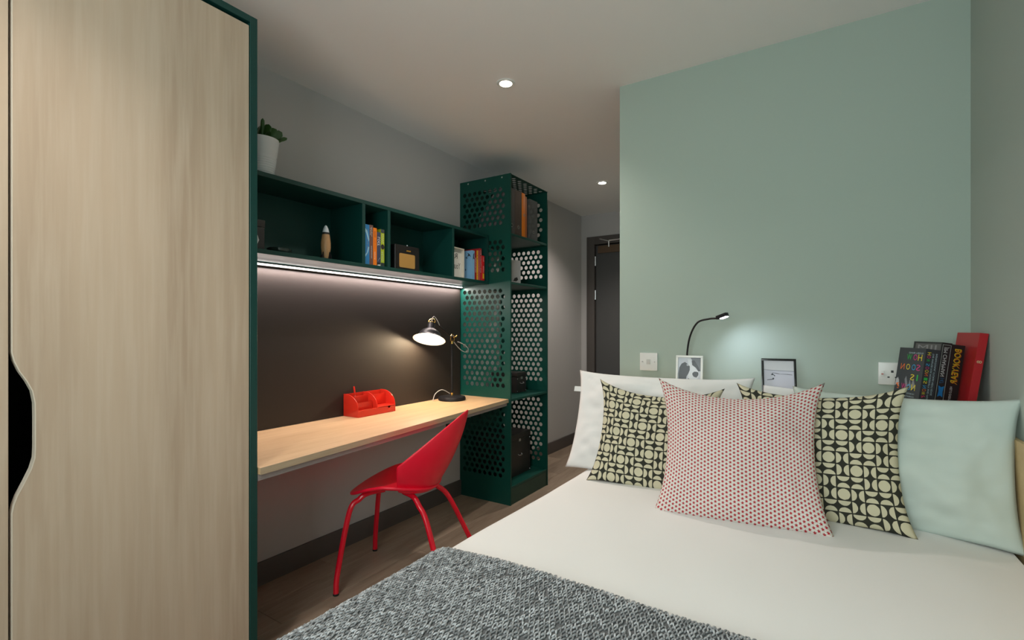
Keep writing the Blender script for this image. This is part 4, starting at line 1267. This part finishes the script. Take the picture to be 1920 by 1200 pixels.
# leaning books in the corner
gb = 'books leaning on the headboard ledge'
rzb = R(26)
LN = R(8)
GRN, PNK, YLW, ORG_, BLU, RED_ = (0.02, 0.42, 0.06), (0.62, 0.03, 0.22), (0.75, 0.60, 0.02), (0.75, 0.16, 0.03), (0.03, 0.33, 0.65), (0.6, 0.03, 0.1)
PB = (0.42, 0.55, 0.60)
hs = book('paperback', 'paperback with rainbow capitals on dark grey leaning beside the socket', 'book', (0.264, 2.130, LZ + 0.0004), rzb, (0.046, 0.130, 0.226), (0.030, 0.032, 0.040), LN, gb)
cov = [c for c in hs.children if c.name.startswith('cover')][0]


def fl(s, c, y, z, w, h):
    lettering(s, mat('print_' + '_'.join('%d' % int(q * 999) for q in c), c, 0.5), cov, (-0.0005, y, z * 1.13), (0, 1, 0), (0, 0, 1), w, h)


def sl(s, c, x, z, w, h):
    lettering(s, mat('print_' + '_'.join('%d' % int(q * 999) for q in c), c, 0.5), cov, (x + h, -0.0005, z * 1.13), (0, 0, -1), (-1, 0, 0), w * 1.13, h)


# on the -x face y grows away from the spine, which is leftwards in the view: the mirror-wise reading direction
for row_z, items in ((0.162, (('H', YLW, 0.012), ('O', PNK, 0.035), ('W', GRN, 0.062))), (0.131, (('S', PNK, 0.014), ('O', BLU, 0.036), ('O', YLW, 0.064), ('N', ORG_, 0.092))),
                     (0.100, (('I', GRN, 0.018), ('S', YLW, 0.036))), (0.069, (('N', YLW, 0.024), ('O', BLU, 0.046), ('W', PNK, 0.070), ('?', ORG_, 0.104)))):
    for s_, c_, y_ in items:
        fl(s_, c_, y_, row_z, 0.024 if s_ == 'W' else (0.006 if s_ == 'I' else 0.019), 0.021)
fl('RUSSELL BRAND', PB, 0.01, 0.182, 0.07, 0.006)
for k, s_ in enumerate(('THE GREATEST AND WIDEST', 'CONVERSATION EVER', 'TOLD NOW')):
    fl(s_, PB, 0.024, 0.056 - k * 0.009, 0.075 - k * 0.012, 0.005)
flat([(0, 0), (.3, .9), (.4, .2), (.55, .8), (.65, .1), (.9, 1), (1, .7), (.85, 0)], mat('chalk_grey', (0.22, 0.23, 0.25), 0.6), cov, (-0.0003, 0.022, 0.086), (0, 0.06, 0), (0, 0, 0.04), name='printed_shape')
flat([(0, 0), (.5, .3), (1, 0), (.9, .8), (.5, 1), (.2, .7)], mat('chalk_white', (0.45, 0.46, 0.48), 0.6), cov, (-0.0003, 0.106, 0.086), (0, 0.022, 0), (0, 0, 0.032), name='printed_shape')
zz = 0.190
for s_, c_ in zip('HOW SOON IS NOW?', (YLW, PNK, GRN, None, BLU, PNK, YLW, ORG_, None, GRN, YLW, None, BLU, ORG_, YLW, RED_)):
    if c_: sl(s_, c_, 0.006, zz, 0.0080, 0.0115)
    zz -= 0.0098 if c_ else 0.004
sl('THE WRITER FOR MODERNITY AND MORE', PB, 0.022, 0.188, 0.145, 0.0055)
sl('INSPIRATIONAL STORIES NEXT-EDGE', PB, 0.032, 0.188, 0.125, 0.0055)
sl('BRANDS', PB, 0.012, 0.02, 0.014, 0.008)

jc = book('hardback', 'black hardback with white lettering and a blue bow tie on its spine', 'book', (0.3062, 2.1515, LZ + 0.0004), rzb, (0.031, 0.135, 0.250), (0.014, 0.014, 0.016), LN, gb,
          prints=[('sbox', '', (0.38, 0.42, 0.40), 0.0025, 0.003, 0.0012, 0.240), ('sbox', '', (0.38, 0.42, 0.40), 0.0275, 0.003, 0.0012, 0.240), ('sbox', '', (0.38, 0.42, 0.40), 0.0025, 0.242, 0.0262, 0.0012),
                  ('spine', 'JIM CHAPMAN', (0.55, 0.55, 0.55), 0.0075, 0.236, 0.100, 0.016, S), ('spine', '147', (0.01, 0.10, 0.24), 0.009, 0.130, 0.018, 0.013, S),
                  ('spoly', [(.1, 0), (.5, .12), (.9, 0), (.8, .5), (.95, 1), (.5, .88), (.05, 1), (.2, .5)], (0.005, 0.15, 0.40), 0.006, 0.066, 0.021, 0.038),
                  ('spoly', ellipse(.5, .5, .34, .48), (0.36, 0.20, 0.16), 0.007, 0.022, 0.02, 0.026), ('spoly', [(0, 0), (1, 0), (.9, .55), (.65, .95), (.35, .95), (.1, .55)], (0.45, 0.25, 0.24), 0.005, 0.003, 0.024, 0.024),
                  ('spoly', [(0, .3), (.1, .8), (.5, 1), (.9, .8), (1, .3), (.75, .5), (.25, .5)], (0.03, 0.02, 0.018), 0.0075, 0.036, 0.019, 0.016),
                  ('fpoly', [(0, 0), (1, 0), (1, 1), (0, 1)], (0.10, 0.10, 0.10), 0.004, 0.208, 0.12, 0.036), ('front', 'JIM', (0.24, 0.24, 0.25), 0.012, 0.213, 0.10, 0.026)])
jc_ = book('yearbook', 'black softback with yellow capitals on its spine between two other books', 'book', (0.3346, 2.1655, LZ + 0.0004), rzb, (0.040, 0.138, 0.242), (0.012, 0.012, 0.012), LN, gb,
           prints=[('spine', 'BOOKYEAR', (0.45, 0.10, 0.01), 0.0125, 0.226, 0.118, 0.020, S), ('spine', 'BOOKYEAR', (0.62, 0.50, 0.02), 0.0100, 0.228, 0.118, 0.020, S),
                   ('spine', 'HELLO EVERYBODY ANNE', (0.5, 0.5, 0.5), 0.012, 0.10, 0.09, 0.0075, S)])
rd_ = book('red_hardback', 'tall plain red hardback leaning against the corner wall', 'book', (0.3850, 2.128, LZ + 0.0004), R(9), (0.022, 0.165, 0.284), (0.42, 0.008, 0.014), R(8), gb,
           prints=[('spine', '8', (0.55, 0.45, 0.25), 0.0045, 0.195, 0.009, 0.013, S)])

# small black door stop on the passage floor
ds = thing('door_stop', 'small black rubber door stop on the passage floor', 'door stop', (-2.13, 4.70, 0))
MB().lathe([(0.0, 0.0), (0.02, 0.0), (0.022, 0.006), (0.019, 0.03), (0.012, 0.036), (0.0, 0.037)], 20).build('rubber', M_BLACK, ds, local=True)
MB().lathe([(0.0, 0.0371), (0.005, 0.0371), (0.004, 0.039), (0.0, 0.0395)], 10).build('screw', M_STEEL, ds, local=True)
